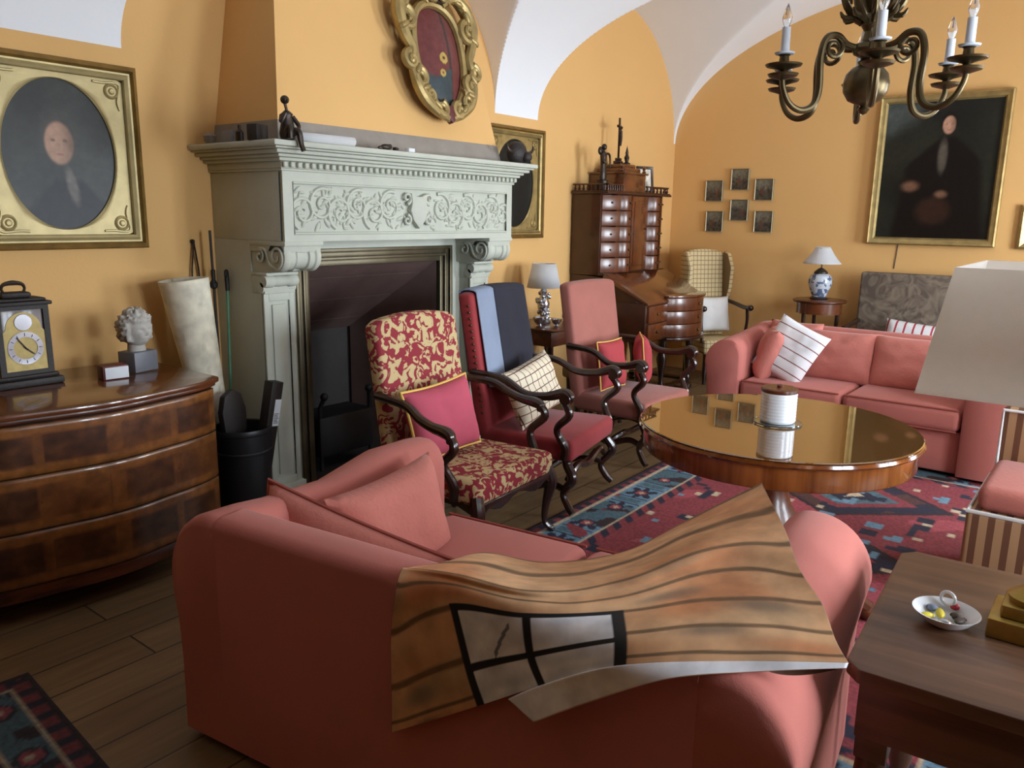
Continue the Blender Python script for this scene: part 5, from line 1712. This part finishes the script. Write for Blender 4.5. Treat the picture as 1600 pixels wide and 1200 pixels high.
mb.grid(shd, 192, 8, cu=True); obj('lamp_shade', mb, M['shadeblue'], t, solid=(.003, 0), angle=80)

# ------------------------------------------------------------------ chandelier
CC = Vector((3.0, .82, 2.055))
t = thing('chandelier', 'aged brass chandelier with curved arms and white electric candles', 'chandelier', CC)
br = M['brass']
mb = MB(); mb.lathe([(0, -.098), (.012, -.092), (.02, -.08), (.012, -.068), (.03, -.062), (.055, -.05), (.072, -.022), (.075, .004), (.068, .034), (.05, .055), (.03, .064), (.034, .075), (.022, .085)], 36)
obj('globe', mb, br, t)
mb = MB(); mb.lathe([(.022, .085), (.05, .10), (.056, .115), (.05, .13), (.028, .14), (.022, .17), (.034, .19), (.03, .215), (.018, .23), (.03, .25), (.05, .29), (.035, .33), (.02, .36), (.03, .39), (.012, .42)], 28)
obj('stem', mb, br, t)
mb = MB()
for k in range(9):
    a_ = 2 * PI * k / 9
    ca, sa = math.cos(a_), math.sin(a_)
    mb.tube([(.03 * ca, .03 * sa, .20), (.055 * ca, .055 * sa, .215), (.085 * ca, .085 * sa, .25), (.10 * ca, .10 * sa, .285), (.085 * ca, .085 * sa, .29), (.078 * ca, .078 * sa, .27)], [.008, .011, .013, .008, .007, .004], 6, smooth=4)
    mb.tube([(.05 * ca, .05 * sa, .22), (.09 * ca, .09 * sa, .215), (.105 * ca, .105 * sa, .235)], [.008, .009, .003], 6, smooth=3)
obj('leaf_crown', mb, br, t)
mb = MB()
for k in range(28):
    m_ = Matrix.Translation((0, 0, .44 + k * .038)) @ Matrix.Rotation(PI / 2 * (k % 2), 4, 'Z')
    mb.tube([m_ @ Vector((.011 * math.cos(q), 0, .022 * math.sin(q))) for q in [2 * PI * i / 10 for i in range(10)]], .003, 5, closed=True)
obj('chain', mb, br, t)
d_ = Vector((-CC.x, -CC.y, 0)).normalized(); r_v = Vector((-d_.y, d_.x, 0))
if r_v.y > 0: r_v = -r_v
for k in range(6):
    th = math.radians(5 + 60 * k)
    dr = d_ * math.cos(th) + r_v * math.sin(th)
    P = lambda r, z: (dr.x * r, dr.y * r, z)
    mb = MB()
    mb.tube([P(.035, .118), P(.085, .125), P(.125, .15), P(.165, .14), P(.182, .08), P(.178, -.02), P(.195, -.075), P(.24, -.092), P(.285, -.07), P(.312, -.02), P(.315, .022)], [.008, .010, .012, .012, .012, .012, .012, .011, .010, .009, .009], 10, smooth=6)
    sp_ = []
    for i in range(22):
        q = i / 21; a_ = PI / 2 + q * 2.4 * PI; rr = .038 * (1 - .7 * q)
        sp_.append(P(.135 + rr * math.cos(a_), .112 + rr * math.sin(a_)))
    mb.tube(sp_, [.010 - .004 * i / 21 for i in range(22)], 8)
    arm = obj('arm', mb, br, t)
    c_ = (dr.x * .315, dr.y * .315, 0)
    mb = MB(); mb.lathe([(.008, .0), (.02, .004), (.045, .012), (.05, .02), (.02, .016), (.012, .03), (.02, .034), (.056, .044), (.06, .05), (.018, .046), (.015, .075), (.02, .08)], 24, c=c_); obj('drip_pan', mb, br, arm)
    mb = MB(); mb.lathe([(0, .078), (.030, .082), (.033, .087), (.0145, .086), (.014, .165), (.0, .166)], 18, c=c_); obj('candle', mb, M['candle'], arm)
    mb = MB(); mb.lathe([(.008, .166), (.015, .185), (.016, .195), (.009, .22), (0, .24)], 14, c=c_); obj('bulb', mb, M['bulb'], arm)

# ------------------------------------------------------------------ side table, lamp and bowl in the foreground
t = thing('side_table', 'worn brown wooden side table in the foreground beside the sofa arm', 'table', (2.0, -.06, 0), math.radians(3.5))
mb = MB()
tp = [(-.335, .45), (.33, .45), (.365, .415), (.365, -.45), (.33, -.48), (-.335, -.48), (-.37, -.45), (-.37, .42)]
mb.prism(tp, .665, .70, 'z', .006); obj('tabletop', mb, M['oak'], t, angle=30)
mb = MB()
mb.box((-.34, -.44, .53), (-.315, .42, .665), .003).box((.315, -.44, .53), (.34, .42, .665), .003).box((-.315, .395, .53), (.315, .42, .665), .003).box((-.315, -.44, .53), (.315, -.415, .665), .003)
obj('apron', mb, M['oak'], t)
for sx in (-1, 1):
    for sy, yy in ((1, .385), (-1, -.405)):
        mb = MB(); mb.box((sx * .305 - .032, yy - .032, .48), (sx * .305 + .032, yy + .032, .665), .003)
        mb.lathe([(.02, 0), (.03, .03), (.022, .06), (.032, .10), (.03, .30), (.022, .36), (.034, .42), (.03, .48)], 16, c=(sx * .305, yy, 0)); obj('leg', mb, M['oak'], t)
t = thing('table_lamp', 'large off white square lampshade on a brass base, foreground', 'lamp', (2.0, .08, .7005))
mb = MB(); mb.box((-.075, -.075, 0), (.075, .075, .045), .004).box((-.055, -.055, .045), (.055, .055, .075), .006); obj('base', mb, M['brassb'], t)
mb = MB(); mb.lathe([(.045, .075), (.05, .09), (.022, .11), (.018, .14), (.03, .16), (.02, .18), (.017, .40), (.026, .42), (.014, .44), (.01, .56)], 24); mb.tube([(0, 0, .55), (0, 0, .80)], .005, 8); mb.tube([(-.2, 0, .795), (.2, 0, .795)], .003, 6); mb.tube([(0, -.2, .795), (0, .2, .795)], .003, 6); mb.ball((0, 0, .815), .012, 10, 8)
obj('column', mb, M['brassb'], t)
mb = MB()
vs = []
for h_, z_ in ((.243, .557), (.205, .812)):
    vs += [(-h_, -h_, z_), (h_, -h_, z_), (h_, h_, z_), (-h_, h_, z_)]
mb.add(vs, [(i, (i + 1) % 4, 4 + (i + 1) % 4, 4 + i) for i in range(4)])
obj('lamp_shade', mb, M['shade'], t, smooth=False, solid=(.004, 0))
mb = MB(); mb.lathe([(.018, .58), (.03, .62), (.03, .66), (.018, .69), (0, .70)], 16); obj('bulb', mb, M['porcelain'], t)

t = thing('dish', 'small white porcelain dish of trinkets on the foreground table', 'bowl', (1.925, .235, .7005))
mb = MB(); mb.lathe([(0, 0), (.026, 0), (.03, .003), (.05, .014), (.066, .032), (.07, .036), (.065, .035), (.048, .018), (.028, .007), (0, .006)], 48, sx=1.0); obj('bowl', mb, M['porcelain'], t, angle=60)
bx, by, bz = 1.925, .235, .7005
mb = MB(); mb.tube([(.016 * math.cos(q), 0, .016 * math.sin(q)) for q in [2 * PI * i / 18 for i in range(18)]], .004, 8, closed=True)
o = obj('ring', mb, M['porcelain'], loc=(bx + .045, by + .005, bz + .045), rot=(0, .3, PI / 2 - .3)); tag(o, 'small white ring standing at the rim of the trinket dish', 'ring')
for (dx, dy, dz, r_, mm, lb) in ((.005, .012, .022, (.02, .010, .008), 'yellowsweet', 'yellow wrapped sweet in the middle of the trinket dish'),
                                 (.015, -.02, .020, (.012, .010, .009), 'darksweet', 'dark bead among the trinkets in the porcelain dish'),
                                 (.044, -.012, .030, (.010, .009, .008), 'redsweet', 'red sweet beneath the white ring in the trinket dish'),
                                 (-.018, .035, .020, (.014, .008, .007), 'yellowsweet', 'yellow wrapped sweet at the sofa side of the trinket dish'),
                                 (-.028, -.004, .019, (.014, .010, .008), 'silver', 'silver trinket at the near edge of the porcelain dish'),
                                 (.02, .03, .024, (.012, .010, .008), 'bluegrey', 'grey blue bead near the far rim of the trinket dish'),
                                 (-.006, -.030, .022, (.016, .010, .007), 'darksweet', 'long dark trinket at the lamp side of the porcelain dish')):
    mb = MB(); mb.ball((0, 0, 0), r_, 12, 8); mb.ball((r_[0] * .95, 0, 0), (r_[0] * .3, r_[1] * .8, r_[2] * .5), 8, 6)
    o = obj('trinket', mb, M[mm], loc=(bx + dx, by + dy, bz + dz), rot=(0, 0, dx * 60)); tag(o, lb, 'trinket', 'trinkets in the dish')

# ------------------------------------------------------------------ striped easy chair at the edge
t = thing('easy_chair', 'low brown striped easy chair with pink seat beside the foreground lamp', 'armchair', (4.02, .11, 0), math.radians(-90))
mb = MB(); mb.box((-.32, -.33, .10), (.32, .33, .41), .02, 3); obj('base', mb, M['stripechair'], t, angle=60)
mb = MB(); mb.tube([(-.315, -.325, .41), (.315, -.325, .41), (.315, .31, .41), (-.315, .31, .41)], .009, 8, closed=True); obj('piping', mb, M['linen'], t)
mb = MB(); mb.box((-.29, -.31, .412), (.29, .24, .52), .04, 4)
obj('seat_cushion', mb, M['sofacush'], t, angle=60)
mb = MB(); mb.box((-.30, .25, .40), (.30, .36, .76), .035, 3); o = obj('backrest', mb, M['stripechair'], t, angle=60)
mb = MB(); mb.tube([(-.29, .25, .42), (-.29, .25, .745), (.29, .25, .745), (.29, .25, .42)], .008, 8); obj('piping', mb, M['linen'], o)
for sx in (-1, 1):
    for sy in (-1, 1):
        mb = MB(); mb.lathe([(.018, 0), (.026, .10)], 12, c=(sx * .26, sy * .27, 0)); obj('leg', mb, M['darkwood'], t)
